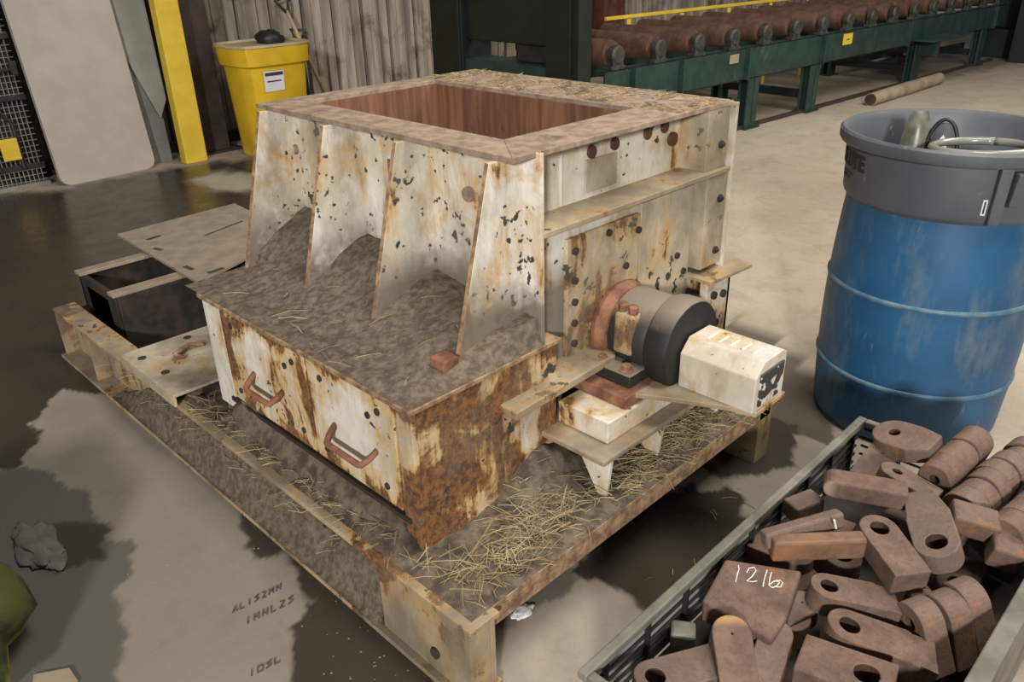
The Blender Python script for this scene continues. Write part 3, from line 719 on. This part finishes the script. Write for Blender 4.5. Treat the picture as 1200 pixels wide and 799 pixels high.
def hammer_mesh(L, Wd, T, style='square', hole=.33):
    hw = Wd/2
    if style == 'taper': pts = [(0, -hw), (L*.55, -hw*1.0), (L, -hw*.55), (L, hw*.75), (L*.45, hw)]
    elif style == 'step': pts = [(0, -hw), (L*.8, -hw), (L*.80, -hw*1.12), (L, -hw*1.12), (L, hw*.85), (L*.75, hw*.85), (L*.7, hw), (0, hw)]
    elif style == 'fan': pts = [(0, -hw*.85), (L*.45, -hw*.9), (L*.97, -hw*1.25), (L*1.03, 0), (L*.97, hw*1.25), (L*.45, hw*.9), (0, hw*.85)]
    elif style == 'block': pts = [(-hw, -hw), (L, -hw), (L*1.02, hw), (-hw*.9, hw)]
    else: pts = [(0, -hw), (L, -hw), (L*1.0, hw*.92), (0, hw)]
    hh = hw*(.85 if style == 'fan' else 1)
    if style != 'block':
        arc = [(hh*math.cos(a), hh*math.sin(a)) for a in [PI/2+PI*i/14 for i in range(0, 15)]]
        out = [p for p in pts if not abs(p[0]) < 1e-6] + arc
        if style in ('taper',): pass
    else: out = pts
    # densify, sort about the eye
    dense = []
    n = len(out)
    for i in range(n):
        a, c = Vector(out[i]), Vector(out[(i+1) % n]); k = max(1, int((c-a).length/.02))
        for j in range(k): dense.append(a.lerp(c, j/k))
    dense.sort(key=lambda p: math.atan2(p.y, p.x)); n = len(dense); rh = hw*hole
    ins = [Vector((rh*math.cos(math.atan2(p.y, p.x)), rh*math.sin(math.atan2(p.y, p.x)))) for p in dense]
    v = []; f = []
    for z in (0, -T):
        v += [(p.x, p.y, z) for p in dense]; v += [(p.x, p.y, z) for p in ins]
    hf = []
    for i in range(n):
        j = (i+1) % n
        f += [(i, j, n+j, n+i), (2*n+j, 2*n+i, 3*n+i, 3*n+j), (i, 2*n+i, 2*n+j, j)]; hf.append(len(f)); f.append((n+i, n+j, 3*n+j, 3*n+i))
    me = bpy.data.meshes.new('hammer'); me.from_pydata(v, [], f); me.materials.append(M['hammer']); me.materials.append(M['bore'])
    for k in hf: me.polygons[k].material_index = 1
    bm = bmesh.new(); bm.from_mesh(me); bmesh.ops.recalc_face_normals(bm, faces=bm.faces[:]); bm.to_mesh(me); bm.free()
    return me
def hammer(p0, p1, roll, Wd, T, label, style='square', group='rusty hammers heaped in the crate', hole=.46, L=None, ref=(0, 0, 1)):
    d = p1-p0; ln = d.length if L is None else L; d.normalize(); u_ = Vector(ref); u_ = (u_-d*u_.dot(d)).normalized()
    u_ = Matrix.Rotation(R(roll), 3, d) @ u_; s_ = u_.cross(d)
    o = bpy.data.objects.new('mill_hammer', hammer_mesh(ln, Wd, T, style, hole)); C.objects.link(o)
    mt = Matrix((d, s_, u_)).transposed().to_4x4(); mt.translation = p0; o.matrix_world = mt
    md = o.modifiers.new('bevel', 'BEVEL'); md.width = .0032; md.segments = 2; md.limit_method = 'ANGLE'; md.angle_limit = R(40)
    return tag(o, label, 'hammer', group)
H = []
def hp(u1, v1, z1, u2, v2, z2, roll, Wd, T, label, style='square', **k):
    o = hammer(at(u1, v1, z1), at(u2, v2, z2), roll, Wd, T, label, style, **k); H.append(o); return o
hp(1031, 618, .395, 1072, 672, .385, 0, .080, .050, 'flat rusty hammer, eye up, pointing down to the stacked slices in the crate', 'square')
hp(1097, 634, .400, 1078, 574, .412, -22, .088, .050, 'broad rusty hammer with a dark eye, standing steeply in the middle of the heap', 'taper')
hp(972, 686, .345, 1052, 702, .330, 0, .072, .050, 'flat rusty hammer with an oval eye left of centre, below the two bars', 'step')
hp(996, 732, .335, 1098, 768, .310, 0, .082, .050, 'large flat rusty hammer with its eye at the left, second from the front', 'step')
hp(1016, 789, .335, 938, 762, .330, 0, .094, .055, 'front rusty hammer with a pitted top and its eye at the bottom edge', 'block')
hp(768, 792, .300, 850, 768, .290, 0, .080, .050, 'rusty hammer with a dark eye in the front left corner of the crate', 'square')

def slab(u1, v1, z1, u2, v2, z2, w, h, label, roll=0, mat=None, bev=.006, rnd=False):
    """bar seen from the side: upper edge from pixel 1 to pixel 2, h high, w deep away from the camera"""
    p0, p1 = at(u1, v1, z1), at(u2, v2, z2); d = p1-p0; L = d.length; d.normalize()
    up_ = Vector((0, 0, 1)); up_ = (up_-d*up_.dot(d)).normalized(); s_ = up_.cross(d)
    if s_.dot(fw) < 0: s_ = -s_
    Rm = Matrix.Rotation(R(roll), 3, d); up_ = Rm @ up_; s_ = Rm @ s_
    b = B(); pr = []
    if rnd:
        for i in range(9):
            a = PI/2+PI*i/8; pr.append((h/2+h/2*math.cos(a)*1.0, -h/2+h/2*math.sin(a)))
        pr += [(L, -h), (L, 0)]
    else: pr = [(0, 0), (0, -h), (L, -h), (L, 0)]
    b.prism([p0+d*x+up_*z for x, z in pr], s_*w)
    o = mk('mill_hammer', b, mat or M['hammer'], None, bev, loc=tuple(p0)); H.append(o)
    return tag(o, label, 'hammer', 'rusty hammers heaped in the crate')
slab(908, 637, .395, 1018, 633, .395, .034, .050, 'orange brown rectangular bar hammer lying on its side left of the flat ones', mat=M['orange'])
s7 = slab(898, 627, .400, 990, 601, .418, .030, .036, 'brown bar hammer with a chalk tick, just behind the orange bar', roll=-12)
slab(966, 562, .420, 1066, 580, .420, .055, .046, 'long rounded hammer with a pale worn tip near the back left of the heap', rnd=True, mat=M['tip'])
b = B(); pa = at(974, 614, .420); b.tube([pa+Vector((-.004, -.006, .016)), pa+Vector((.004, -.01, -.008))], .0022, 6)
mk('chalk_tick', b, M['chalk'], s7)

# the block with chalk writing
bp = [at(850, 654, .345), at(940, 668, .350), at(922, 722, .335), at(905, 748, .325), at(822, 704, .325)]
b = B(); nrm = (bp[1]-bp[0]).cross(bp[4]-bp[0]).normalized(); nrm = nrm if nrm.z > 0 else -nrm
bpp = [p-nrm*(p-bp[0]).dot(nrm) for p in bp]
b.prism(bpp, -nrm*.062); blk = mk('mill_hammer', b, M['hammer'], None, .007, loc=tuple(bp[0]), segs=3); H.append(blk)
tag(blk, 'thick rusty block hammer with white chalk writing on its top', 'hammer', 'rusty hammers heaped in the crate')
def onblk(u, v):
    d = fw + rt*((u-600)/FPX) - up*((v-399.5)/FPX); t_ = (bp[0]-CAM).dot(nrm)/d.dot(nrm); return CAM+d*t_+nrm*.0012
b = B()
for st in ([(865,663),(866,667),(864,673),(862,682)], [(875,671),(878,666),(884,665),(886,669),(881,676),(875,681),(882,682),(887,681)],
           [(899,668),(897,674),(895,681),(894,688)], [(904,671),(902,678),(901,686),(905,689),(910,687),(913,683),(911,680),(906,682),(902,685)], [(910,682),(914,680),(917,683),(915,688),(910,688)]):
    b.tube([onblk(*p) for p in st], .0012, 5)
mk('chalk_writing', b, M['chalk'], blk)

def slices(starts, T, Wd, L, tilt, lab, dirpx=None):
    """hammers standing side by side on edge, rounded eye ends up"""
    for (u, v, z, row), lb in zip(starts, lab):
        p = at(u, v, z); row = Vector(row).normalized()
        dn = Vector((0, 0, -1)); dn = (dn-row*dn.dot(row)).normalized()
        dn = Matrix.Rotation(R(tilt), 3, row) @ dn
        o = hammer(p, p+dn*L, 0, Wd, T, lb, 'square', hole=.3, L=L, ref=tuple(row)); H.append(o)
def row(u0_, v0_, z0_, u1_, v1_, z1_, n, Wd, L, tilt, labels):
    a_, c_ = at(u0_, v0_, z0_), at(u1_, v1_, z1_); rw = (c_-a_); T = rw.length/n-.002; rwn = rw.normalized()
    for i in range(n):
        e = Vector((random.uniform(-1, 1), random.uniform(-1, 1), random.uniform(-1, 1)))*.004
        p = a_+rwn*(i+1)*rw.length/n+e; p.z -= Wd/2*.0
        dn = Vector((0, 0, -1)); dn = (dn-rwn*dn.dot(rwn)).normalized(); dn = Matrix.Rotation(R(tilt+random.uniform(-4, 4)), 3, rwn) @ dn
        q = p - Vector((0, 0, 1))*(Wd/2)
        H.append(hammer(q, q+dn*L, 0, Wd*random.uniform(.97, 1.03), T, labels[i], 'square', hole=.3, L=L, ref=tuple(rwn)))
row(1098, 548, .415, 1150, 500, .44, 3, .078, .07, 12, [
 'nearest of three round-ended hammers stacked on edge in front of the blue drum', 'middle one of the three round-ended hammers stacked in front of the blue drum', 'farthest of the three round-ended hammers stacked in front of the blue drum'])
row(1128, 580, .395, 1215, 512, .42, 7, .088, .08, 14, [
 'first of the long row of hammers on edge, its near end toward the heap', 'second of the long row of hammers on edge, beside its near end', 'third of the long row of hammers on edge, from the near end',
 'fourth hammer in the long row on edge, in its middle', 'fifth of the long row of hammers on edge, past its middle', 'sixth of the long row of hammers on edge, at the right edge of the photo', 'last of the long row of hammers on edge, cut off by the right edge'])
row(1180, 612, .395, 1240, 560, .40, 4, .085, .08, 10, [
 'round-ended hammer at the right edge behind the wedge hammer', 'second round-ended hammer at the right edge behind the wedge hammer', 'third round-ended hammer at the right edge of the photo, mostly cut off', 'fourth round-ended hammer at the right edge of the photo, mostly cut off'])
slab(1120, 606, .40, 1176, 622, .385, .060, .050, 'wedge of a rusty hammer between the steep hammer and the right rows', roll=10)
row(1072, 712, .355, 1150, 682, .375, 3, .085, .10, -20, [
 'short rusty hammer leaning on edge beside the right board, nearest slice', 'middle slice of the three hammers leaning beside the right board', 'tall rusty slice hammer with an orange patch beside the right board'])
slab(1166, 642, .370, 1204, 655, .360, .070, .055, 'rusty block hammer against the right board at the photo edge', roll=8)
# round ended hammers in the front left
hp(858, 742, .330, 868, 800, .300, 0, .075, .055, 'rusty hammer with a yellowish rounded end below the chalked block', 'square', hole=.04).data.materials[0] = M['tip2']
hp(910, 742, .310, 893, 800, .285, 0, .062, .050, 'rounded rusty hammer in the gap right of the yellowish round one', 'square', hole=.04)
hp(940, 705, .300, 905, 728, .285, 0, .06, .050, 'orange rusted hammer end deep in the gap beside the chalked block', 'square', hole=.04)
slab(786, 744, .275, 816, 748, .275, .045, .035, 'small grey steel block in the front left of the crate', mat=M['crate'])
# back of the heap
hp(1048, 506, .415, 1095, 520, .43, 12, .10, .040, 'angular rusty hammer topping the back of the heap against the drum', 'taper', hole=.25)
hp(1052, 552, .395, 1100, 580, .38, -8, .075, .040, 'thin rusty hammer with a narrow eye behind the long rounded one', 'square', hole=.28)
hp(1035, 530, .375, 1012, 560, .34, 0, .075, .05, 'dark rusty hammer at the back left corner of the crate', 'square', hole=.1)
slab(1062, 690, .330, 1082, 715, .32, .05, .045, 'small pale edged hammer between the stepped hammer and the slices', roll=0)
slab(935, 598, .355, 968, 585, .36, .05, .045, 'short rusty hammer tucked behind the chalk tick bar by the left rim')
# the lower layer, seen through the gaps
lowlab = ['rusty hammer in the bottom layer near the front left corner', 'rusty hammer in the bottom layer under the chalked block', 'rusty hammer in the bottom layer under the orange bar',
 'rusty hammer in the bottom layer under the flat hammers', 'rusty hammer in the bottom layer under the steep hammer', 'rusty hammer in the bottom layer below the long rounded one', 'rusty hammer in the bottom layer under the back row',
 'rusty hammer in the bottom layer at the back right', 'rusty hammer in the bottom layer between the long rounded one and the bars', 'rusty hammer in the bottom layer beside the chalk tick bar',
 'rusty hammer in the bottom layer between the chalked block and the stepped hammer']
for (x, y, a), lb in zip([(.16, -.44, -20), (.34, -.42, 12), (.52, -.42, -30), (.36, -.62, 8), (.56, -.62, 24), (.72, -.44, 10), (.88, -.52, -15), (.78, -.70, 5), (.66, -.50, 70), (.60, -.42, 100), (.42, -.50, 60)], lowlab):
    p = Vector((x, y, CZ0+(.056 if abs(a) < 50 else .085))); H.append(hammer(p, p+Vector((math.cos(R(a)), math.sin(R(a)), 0))*.10, 0, .08, .055, lb))

# ------------------------------------------------------------------ back left: table, boards, post, column, bin, shovels, cage
tb = thing('folding_table', (1.3, 5.35, 0), 'grey-white plastic tabletop with round corners stood on end beside the cage', 'table')
def rrect(w, h, r, n=6):
    o = []
    for cx, cz, a0 in ((w-r, h-r, 0), (r, h-r, PI/2), (r, r, PI), (w-r, r, 3*PI/2)):
        for i in range(n+1):
            a = a0+PI/2*i/n; o.append((cx+r*math.cos(a), cz+r*math.sin(a)))
    return o
def leaning(name, x0, y0, x1, y1, h, lean, thick, mat, parent, r=.0, poly=None, z0=0.0):
    a_, c_ = Vector((x0, y0, z0)), Vector((x1, y1, z0)); d = (c_-a_); w = d.length; d.normalize()
    n_ = Vector((-d.y, d.x, 0)); up_ = (Vector((0, 0, 1))*math.cos(lean)+n_*math.sin(lean)); b = B()
    pts = poly or (rrect(w, h, r) if r else [(0, 0), (w, 0), (w, h), (0, h)])
    b.prism([a_+d*x+up_*z for x, z in pts], n_.cross(Vector((0, 0, 1))).cross(up_)*0+d.cross(up_).normalized()*-thick)
    return mk(name, b, mat, parent, .004) if parent else mk(name, b, mat, None, .004, loc=tuple(a_))
leaning('tabletop', .945, 5.36, 1.655, 5.40, 1.83, R(8), .045, M['table'], tb, .075)
g1 = leaning('grey_board', 1.50, 5.56, 1.83, 5.50, 1.6, R(4), .02, M['greyboard'], None); tag(g1, 'dark grey board standing between the tabletop and the yellow post', 'board')
g2 = leaning('grey_board', 1.60, 5.50, 1.88, 5.44, 1.3, R(6), .015, M['greyboard2'], None, poly=[(.0, 1.4), (.0, .95), (.20, .34), (.27, .48), (.27, 1.4)], z0=.0); tag(g2, 'lighter grey board with a pointed lower corner leaning on the dark board', 'board')
yp = thing('yellow_post', (1.93, 5.36, 0), 'square yellow bollard post standing by the dark column', 'post')
b = B().box(1.85, 2.03, 5.30, 5.40, .0, 2.6); mk('post_body', b, M['yellow'], yp, .008)
sc = thing('steel_column', (2.22, 5.62, 0), 'dark brown steel column standing against the corrugated wall', 'column')
mk('flange', B().box(2.10, 2.33, 5.50, 5.52, .02, 3.4), M['column'], sc, .003)
mk('flange', B().box(2.10, 2.33, 5.72, 5.74, .02, 3.4), M['column'], sc, .003)
mk('web', B().box(2.20, 2.22, 5.52, 5.72, .02, 3.4), M['column'], sc)
mk('base_plate', B().box(2.02, 2.42, 5.46, 5.78, 0, .02), M['column'], sc)
# yellow bin
BX, BY = 2.55, 5.12
bn = thing('rectangular_bin', (BX, BY, 0), 'yellow rectangular plastic waste bin with a white label against the wall', 'bin')
def loft(b, levels, n=28, e=5.0):
    vs = []; fs = []
    for hx, hy, z in levels:
        for i in range(n):
            a = 2*PI*i/n+PI/n; ca, sa = math.cos(a), math.sin(a); r_ = (abs(ca)**e+abs(sa)**e)**(-1/e)
            vs.append((BX+hx*r_*ca, BY+hy*r_*sa, z))
    for j in range(len(levels)-1):
        for i in range(n): fs.append((j*n+i, j*n+(i+1) % n, (j+1)*n+(i+1) % n, (j+1)*n+i))
    fs += [tuple(range(n-1, -1, -1)), tuple(range((len(levels)-1)*n, len(levels)*n))]
    b.add(vs, fs); return b
mk('bin_body', loft(B(), [(.225, .19, 0), (.238, .20, .02), (.275, .235, .70), (.300, .26, .71), (.310, .27, .84), (.285, .24, .84), (.25, .21, .60), (.2, .17, .05)]), M['binyellow'], bn, .004, 'auto')
mk('bin_rim', loft(B(), [(.300, .26, .838), (.318, .278, .842), (.318, .278, .862), (.296, .255, .862), (.288, .246, .845)]), M['bincream'], bn, .003, 'auto')
lb = mk('bin_label', B().prism([(BX-0.155, BY-.232, .52), (BX+0.015, BY-.232, .52), (BX+0.020, BY-.243, .67), (BX-0.155, BY-.243, .67)], (0, -.003, 0)), M['label'], bn)
mk('label_print', B().prism([(BX-0.145, BY-.2445, .635), (BX+0.010, BY-.2445, .635), (BX+0.010, BY-.2458, .66), (BX-0.145, BY-.2458, .66)], (0, -.001, 0)).prism([(BX-0.130, BY-.2405, .59), (BX-0.010, BY-.2405, .59), (BX-0.010, BY-.2412, .60), (BX-0.130, BY-.2412, .60)], (0, -.002, 0)), M['print'], bn)
b = B()
vs = []; fs = []; n1, n2 = 10, 16
for j in range(n1+1):
    for i in range(n2):
        th = PI*j/n1; ph = 2*PI*i/n2; d = Vector((math.sin(th)*math.cos(ph), math.sin(th)*math.sin(ph), math.cos(th)))
        r_ = 1+.35*nz(d.x*2.2, d.y*2.2, d.z*2.2+4); vs.append((BX+.09+d.x*.11*r_, BY+.02+d.y*.12*r_, .875+d.z*.065*r_))
for j in range(n1):
    for i in range(n2): fs.append((j*n2+i, (j+1)*n2+i, (j+1)*n2+(i+1) % n2, j*n2+(i+1) % n2))
b.add(vs, fs); o = mk('trash_bag', b, M['darkblack'], None, 0, True, loc=(BX+.13, BY, .82)); tag(o, 'black crumpled bag heaped on top of the yellow bin', 'bag')
# shovels
def shovel(pt, pb, mat, label, blade=True):
    t_ = thing('shovel', (pb[0], pb[1], 0), label, 'shovel'); a_, c_ = Vector(pt), Vector(pb); d = (c_-a_).normalized(); s_ = Vector((1, 0, 0)); s_ = (s_-d*s_.dot(d)).normalized()
    mk('shaft', B().tube([a_+d*.10, c_], .017, 10), mat, t_, 0, True)
    b = B(); b.tube([a_+d*.12, a_+d*.08-s_*.03, a_-s_*.065, a_+s_*.065, a_+d*.08+s_*.03, a_+d*.12], .013, 8); mk('grip', b, M['darkblack'], t_, 0, True)
    n_ = d.cross(s_)
    mk('blade', B().prism([c_-s_*.11, c_+s_*.11, c_+s_*.12+d*.22, c_-s_*.12+d*.22], n_*.006), M['column'], t_, .002)
shovel((3.14, 5.74, 1.12), (3.34, 5.52, .30), M['wood'], 'long-handled shovel with a pale wooden shaft leaning on the wall')
shovel((3.26, 5.74, .86), (3.18, 5.55, .24), M['darkblack'], 'dark shorter shovel leaning on the wall behind the wooden one')
# cage panel on the far left
cg = thing('wire_cage_panel', (.45, 5.5, 0), 'black framed wire mesh panel standing left of the grey-white tabletop', 'cage panel')
b = B()
for k in range(40):
    x = -.28+k*.03; b.cyl((x, 5.56, .03), (x, 5.62, 1.9), .0035, 4)
for k in range(48):
    z = .04+k*.04; b.cyl((-.28, 5.56+.032*z, z), (0.92, 5.56+.032*z, z), .003, 4)
mk('wire_mesh', b, M['mesh'], cg)
b = B()
for z in (.13, .60, 1.0, 1.45): b.box(-.28, 0.92, 5.535+.03*z, 5.553+.03*z, z, z+.035)
b.tube([(.78, 5.53, .14), (.78, 5.53, .46), (.70, 5.53, .55), (.55, 5.54, .60), (.45, 5.54, .72)], .014, 8)
b.box(.46, .50, 5.535, 5.56, .03, 1.9); b.box(-.28, -.24, 5.535, 5.56, .03, 1.9); b.box(.62, .90, 5.53, 5.55, .80, .815); b.box(.87, .91, 5.525, 5.555, .77, .86)
mk('frame_bar', b, M['darkblack'], cg, .002)
mk('backing', B().box(-.28, 0.92, 5.66, 5.67, 0, 1.9), M['dusty_black'] if False else M['column'], cg)
mk('yellow_tag', B().box(.665, .78, 5.515, 5.53, .21, .36), M['yellow'], cg, .004)
mk('foot', B().box(-.28, 0.92, 5.52, 5.60, 0, .03), M['mesh'], cg, .002)

# ------------------------------------------------------------------ dark green machine behind the hopper
gm = thing('green_machine', (3.6, 3.36, 0), 'large dark green machine frame behind the hopper, at the head of the conveyor', 'machine')
mk('post', B().box(3.45, 3.75, 3.78, 4.13, 0, 2.6).box(3.44, 3.452, 3.80, 3.84, 0, 2.6), M['dkgreen'], gm, .006)
mk('post', B().box(3.45, 3.58, 2.64, 2.94, 0, 2.6), M['dkgreen'], gm, .006)
mk('post_rib', B().box(3.43, 3.45, 2.70, 2.715, 0, 2.6), M['dkgreen'], gm, .002)
mk('panel', B().box(3.50, 3.56, 2.94, 3.78, .868, 2.6), M['dkgreen'], gm, .006)
mk('drive_box', B().box(3.55, 3.72, 2.96, 3.32, .74, .862), M['darkblack'], gm, .01)
mk('bed', B().box(3.47, 3.74, 2.94, 3.78, .58, .735), M['green'], gm, .005)

# ------------------------------------------------------------------ roller conveyor
cv = thing('roller_conveyor', (3.72, 2.72, 0), 'long green conveyor bed with brown rusted rollers running to the back right', 'conveyor')
cvr = -.052; cL = 7.7; cW = 1.08
def cp(name, b, mat, bev=0, sm=False, par=None):
    if name in SPLIT and name != 'leg':
        ps = pieces(b)
        if len(ps) > 1: return [cp(name, q, mat, bev, sm, par) for q in ps][0]
    me = bpy.data.meshes.new(name); me.from_pydata([tuple(v) for v in b.v], [], b.f); me.materials.append(mat)
    o = bpy.data.objects.new(name, me); C.objects.link(o); o.parent = par or cv
    if sm: me.polygons.foreach_set('use_smooth', [True]*len(me.polygons)); me.set_sharp_from_angle(angle=R(35))
    if bev:
        md = o.modifiers.new('bevel', 'BEVEL'); md.width = bev; md.segments = 2; md.limit_method = 'ANGLE'
    return o
cv.rotation_euler = (0, 0, cvr)
zt = .685; zb = .43
for y, s_ in ((0, 1), (cW, -1)):
    r = cp('side_rail', B().box(.10, cL, y-.005, y+.012, zb, zt).box(.10, cL, y-.005, y+.09, zt-.012, zt).box(.10, cL, y-.005, y+.09, zb, zb+.012), M['green'], .003)
b = B()
for x in (.38, .95, 1.85, 3.1, 4.9, 7.3): b.box(x, x+.012, -.05, -.005, zb+.0, zt-.005)
cp('stiffener', b, M['green'], .002)
for x in (1.95, 2.98, 5.22, 7.05):
    for y in (.0, cW-.1):
        l = cp('leg', B().box(x, x+.17, y, y+.02, .012, zb).box(x+.075, x+.095, y, y+.10, .012, zb).box(x, x+.17, y+.08, y+.10, .012, zb).box(x-.03, x+.20, y-.03, y+.13, 0, .012), M['green'], .003)
    cp('cross_bar', B().box(x+.05, x+.12, .12, cW-.1, .12, .19), M['dkgreen'], .003)
for i in range(16):
    x = .24+i*.48
    r = cp('roller', B().lathe([(.03, .04), (.088, .05), (.092, .07), (.092, cW-.14), (.088, cW-.12), (.03, cW-.11)], (x, .02, zt+.105), 28, 'y'), M['roller'], 0, True)
    b = B().box(x-.075, x+.075, -.01, .06, zt, zt+.025).lathe([(.055, -.015), (.068, .0), (.068, .045), (.05, .05)], (x, 0, zt+.098), 20, 'y').box(x-.055, x+.055, -.005, .045, zt+.02, zt+.09)
    cp('bearing', b, simple('bearing_green%d' % i, (.010, .020, .016), (.045, .042, .035), 20, .6) if i == 0 else bpy.data.materials['bearing_green0'], .004, False, r)
cp('yellow_guard_bar', B().box(1.5, cL, cW+.15, cW+.18, .865, .895), M['yellow'], .004)
b = B()
for i in range(8): b.box(1.8+i*.8, 1.85+i*.8, cW+.16, cW+.175, 0, .865)
cp('guard_post', b, M['yellow'], .003)
cp('sticker', B().box(3.50, 3.68, -.0075, -.0055, .56, .66), M['yellow'])
cp('sticker_print', B().box(3.57, 3.63, -.0085, -.0075, .60, .612), M['print'])
cp('sticker', B().box(1.62, 1.75, -.0075, -.0055, .58, .65), M['timber'])
cp('step_plate', B().box(4.95, 6.05, -.28, -.02, .475, .49).box(5.25, 5.33, -.2, 0, .30, .475), M['green'], .003)
cp('lower_rail', B().box(5.3, cL, .40, .46, .12, .20).box(5.3, cL, .40, .46, .28, .33).box(5.3, cL, .8, .86, .12, .20), M['column'], .003)
cp('floor_rail', B().box(1.2, cL, .02, .06, .0, .03), M['column'])
# brown column behind the conveyor
tag(mk('steel_column', B().box(7.35, 7.42, 5.55, 5.72, 0, 3.4).box(7.42, 7.68, 5.62, 5.65, 0, 3.4).box(7.68, 7.75, 5.55, 5.72, 0, 3.4), M['redcol'], None, .003, loc=(7.6, 5.6, 0)), 'red-brown steel column rising behind the near end of the conveyor', 'column')
# machine at the far end
fm2 = thing('green_machine', (12.2, 2.0, 0), 'dark green upright machine at the far right end of the conveyor', 'machine')
mk('post', B().box(11.35, 11.75, 1.85, 2.15, 0, 2.6), M['dkgreen'], fm2, .006)
mk('body', B().box(11.75, 13.4, .2, 2.6, 0, .35).box(12.0, 13.4, .2, 2.6, .35, 2.2), M['dkgreen'], fm2, .01)
mk('head', B().box(11.45, 12.4, 2.7, 4.4, .95, 2.4), M['column'], fm2, .01)
# timber on the floor
a_, c_ = at(1020, 118, .05), at(1100, 93, .05); a_.z = c_.z = .06
tm = mk('timber', B().tube([a_, a_.lerp(c_, .5), c_], [.062, .066, .062], 18), M['timber'], None, 0, 'auto', loc=tuple(a_)); tag(tm, 'dusty round log lying on the floor beyond the blue drum', 'log')
mk('end_face', B().lathe([(.05, -.003), (.05, .0)], (0, 0, 0), 4) if False else B().cyl(a_-(c_-a_).normalized()*.004, a_, .055, 18), M['column'], tm)

# ------------------------------------------------------------------ bits on the floor, front left
def lump(name, c, rx, ry, rz, mat, label, cat, seed=0, amp=.3, flat=0):
    b = B(); vs = []; fs = []; n1, n2 = 22, 36
    for j in range(n1+1):
        for i in range(n2):
            th = PI*j/n1; ph = 2*PI*i/n2; d = Vector((math.sin(th)*math.cos(ph), math.sin(th)*math.sin(ph), math.cos(th)))
            r_ = 1+amp*nz(d.x*1.7+seed, d.y*1.7, d.z*1.7)+amp*.35*nz(d.x*6+seed, d.y*6, d.z*6)
            vs.append((c[0]+d.x*rx*r_, c[1]+d.y*ry*r_, max(.001, c[2]+d.z*rz*r_)))
    for j in range(n1):
        for i in range(n2): fs.append((j*n2+i, (j+1)*n2+i, (j+1)*n2+(i+1) % n2, j*n2+(i+1) % n2))
    b.add(vs, fs); return tag(mk(name, b, mat, None, 0, True, loc=c), label, cat)
lump('plastic_sack', (-.83, 1.05, .13), .21, .37, .20, M['sack'], 'dark lumpy sack with a yellow-green underside at the lower left', 'sack', 2, .25)
lump('grey_rag', (-.50, 1.27, .006), .05, .13, .013, simple('wet_grey_cloth', (.10, .10, .092), (.15, .145, .135), 14, .6), 'wet grey rag on the floor beside the dark sack', 'rag', 5, .5)
lump('paper_scrap', tuple(at(612, 716, .004)), .03, .02, .006, M['label'], 'small white paper scrap on the floor by the skid corner', 'paper', 8, .5)
b = B(); pa = [at(40, 792, .0), at(82, 784, .0), at(92, 799, .0), at(80, 830, 0), at(35, 830, 0)]
b.prism(pa, (0, 0, .006)); tag(mk('cardboard_piece', b, M['timber'], None, .001, loc=tuple(pa[0])), 'tan cardboard piece on the floor at the bottom left edge', 'cardboard')
# stencil marks on the concrete
random.seed(3); b = B()
def mark(u, v, du, dv, kind):
    def q(s, t): return at(u+du*s, v+dv*t-du*s*.45, .0012)
    segs = {'L': [((0,0),(0,1)), ((0,1),(1,1))], '1': [((.5,0),(.5,1))], 'N': [((0,1),(0,0)), ((0,0),(1,1)), ((1,1),(1,0))], 'M': [((0,1),(0,0)), ((0,0),(.5,.6)), ((.5,.6),(1,0)), ((1,0),(1,1))],
            'S': [((1,0),(0,.2)), ((0,.2),(1,.7)), ((1,.7),(0,1))], '2': [((0,0),(1,.2)), ((1,.2),(0,1)), ((0,1),(1,1))], 'O': [((0,0),(1,0)), ((1,0),(1,1)), ((1,1),(0,1)), ((0,1),(0,0))], 'A': [((0,1),(.5,0)), ((.5,0),(1,1)), ((.2,.6),(.8,.6))]}
    for p, r_ in segs[kind]: b.tube([q(*p), q(*r_)], .0022, 4)
for word, u_, v_, du_, dv_, w_, h_, lab in (('AL1S2MN', 273, 711, 8.5, -4.2, 5.5, 8, 'upper row of faded black stencilled characters on the dry concrete'),
        ('1MNL2S', 288, 724, 10, -4.8, 6, 9, 'second row of faded stencilled characters, just under the upper row'),
        ('1OSL', 292, 786, 10, -5, 7, 8, 'short row of stencilled characters on the concrete at the bottom edge')):
    b = B()
    for k, ch_ in enumerate(word): mark(u_+k*du_, v_+k*dv_, w_*.9, h_*.85, ch_)
    tag(mk('floor_stencil', b, M['stencil'], None, 0, loc=tuple(at(u_, v_))), lab, 'marking')
# crumbs on the wet floor
random.seed(5)
b = B()
for _ in range(130):
    u_, v_ = random.choice([(random.uniform(560, 900), random.uniform(560, 790)), (random.uniform(-20, 340), random.uniform(200, 700)), (random.uniform(350, 560), random.uniform(700, 799))])
    p = at(u_, v_)
    if -.03 < p.x < 1.3 and p.y > -.02: continue
    r_ = random.uniform(.001, .0035); b.add([p+Vector((r_, 0, 0)), p+Vector((-r_, r_*.5, 0)), p+Vector((0, -r_, 0)), p+Vector((0, 0, r_))], [(0, 1, 3), (1, 2, 3), (2, 0, 3), (0, 2, 1)])
tag(mk('wood_crumbs', b, M['timber']), 'pale wood crumbs scattered on the wet floor around the skid', 'crumbs', kind='stuff')
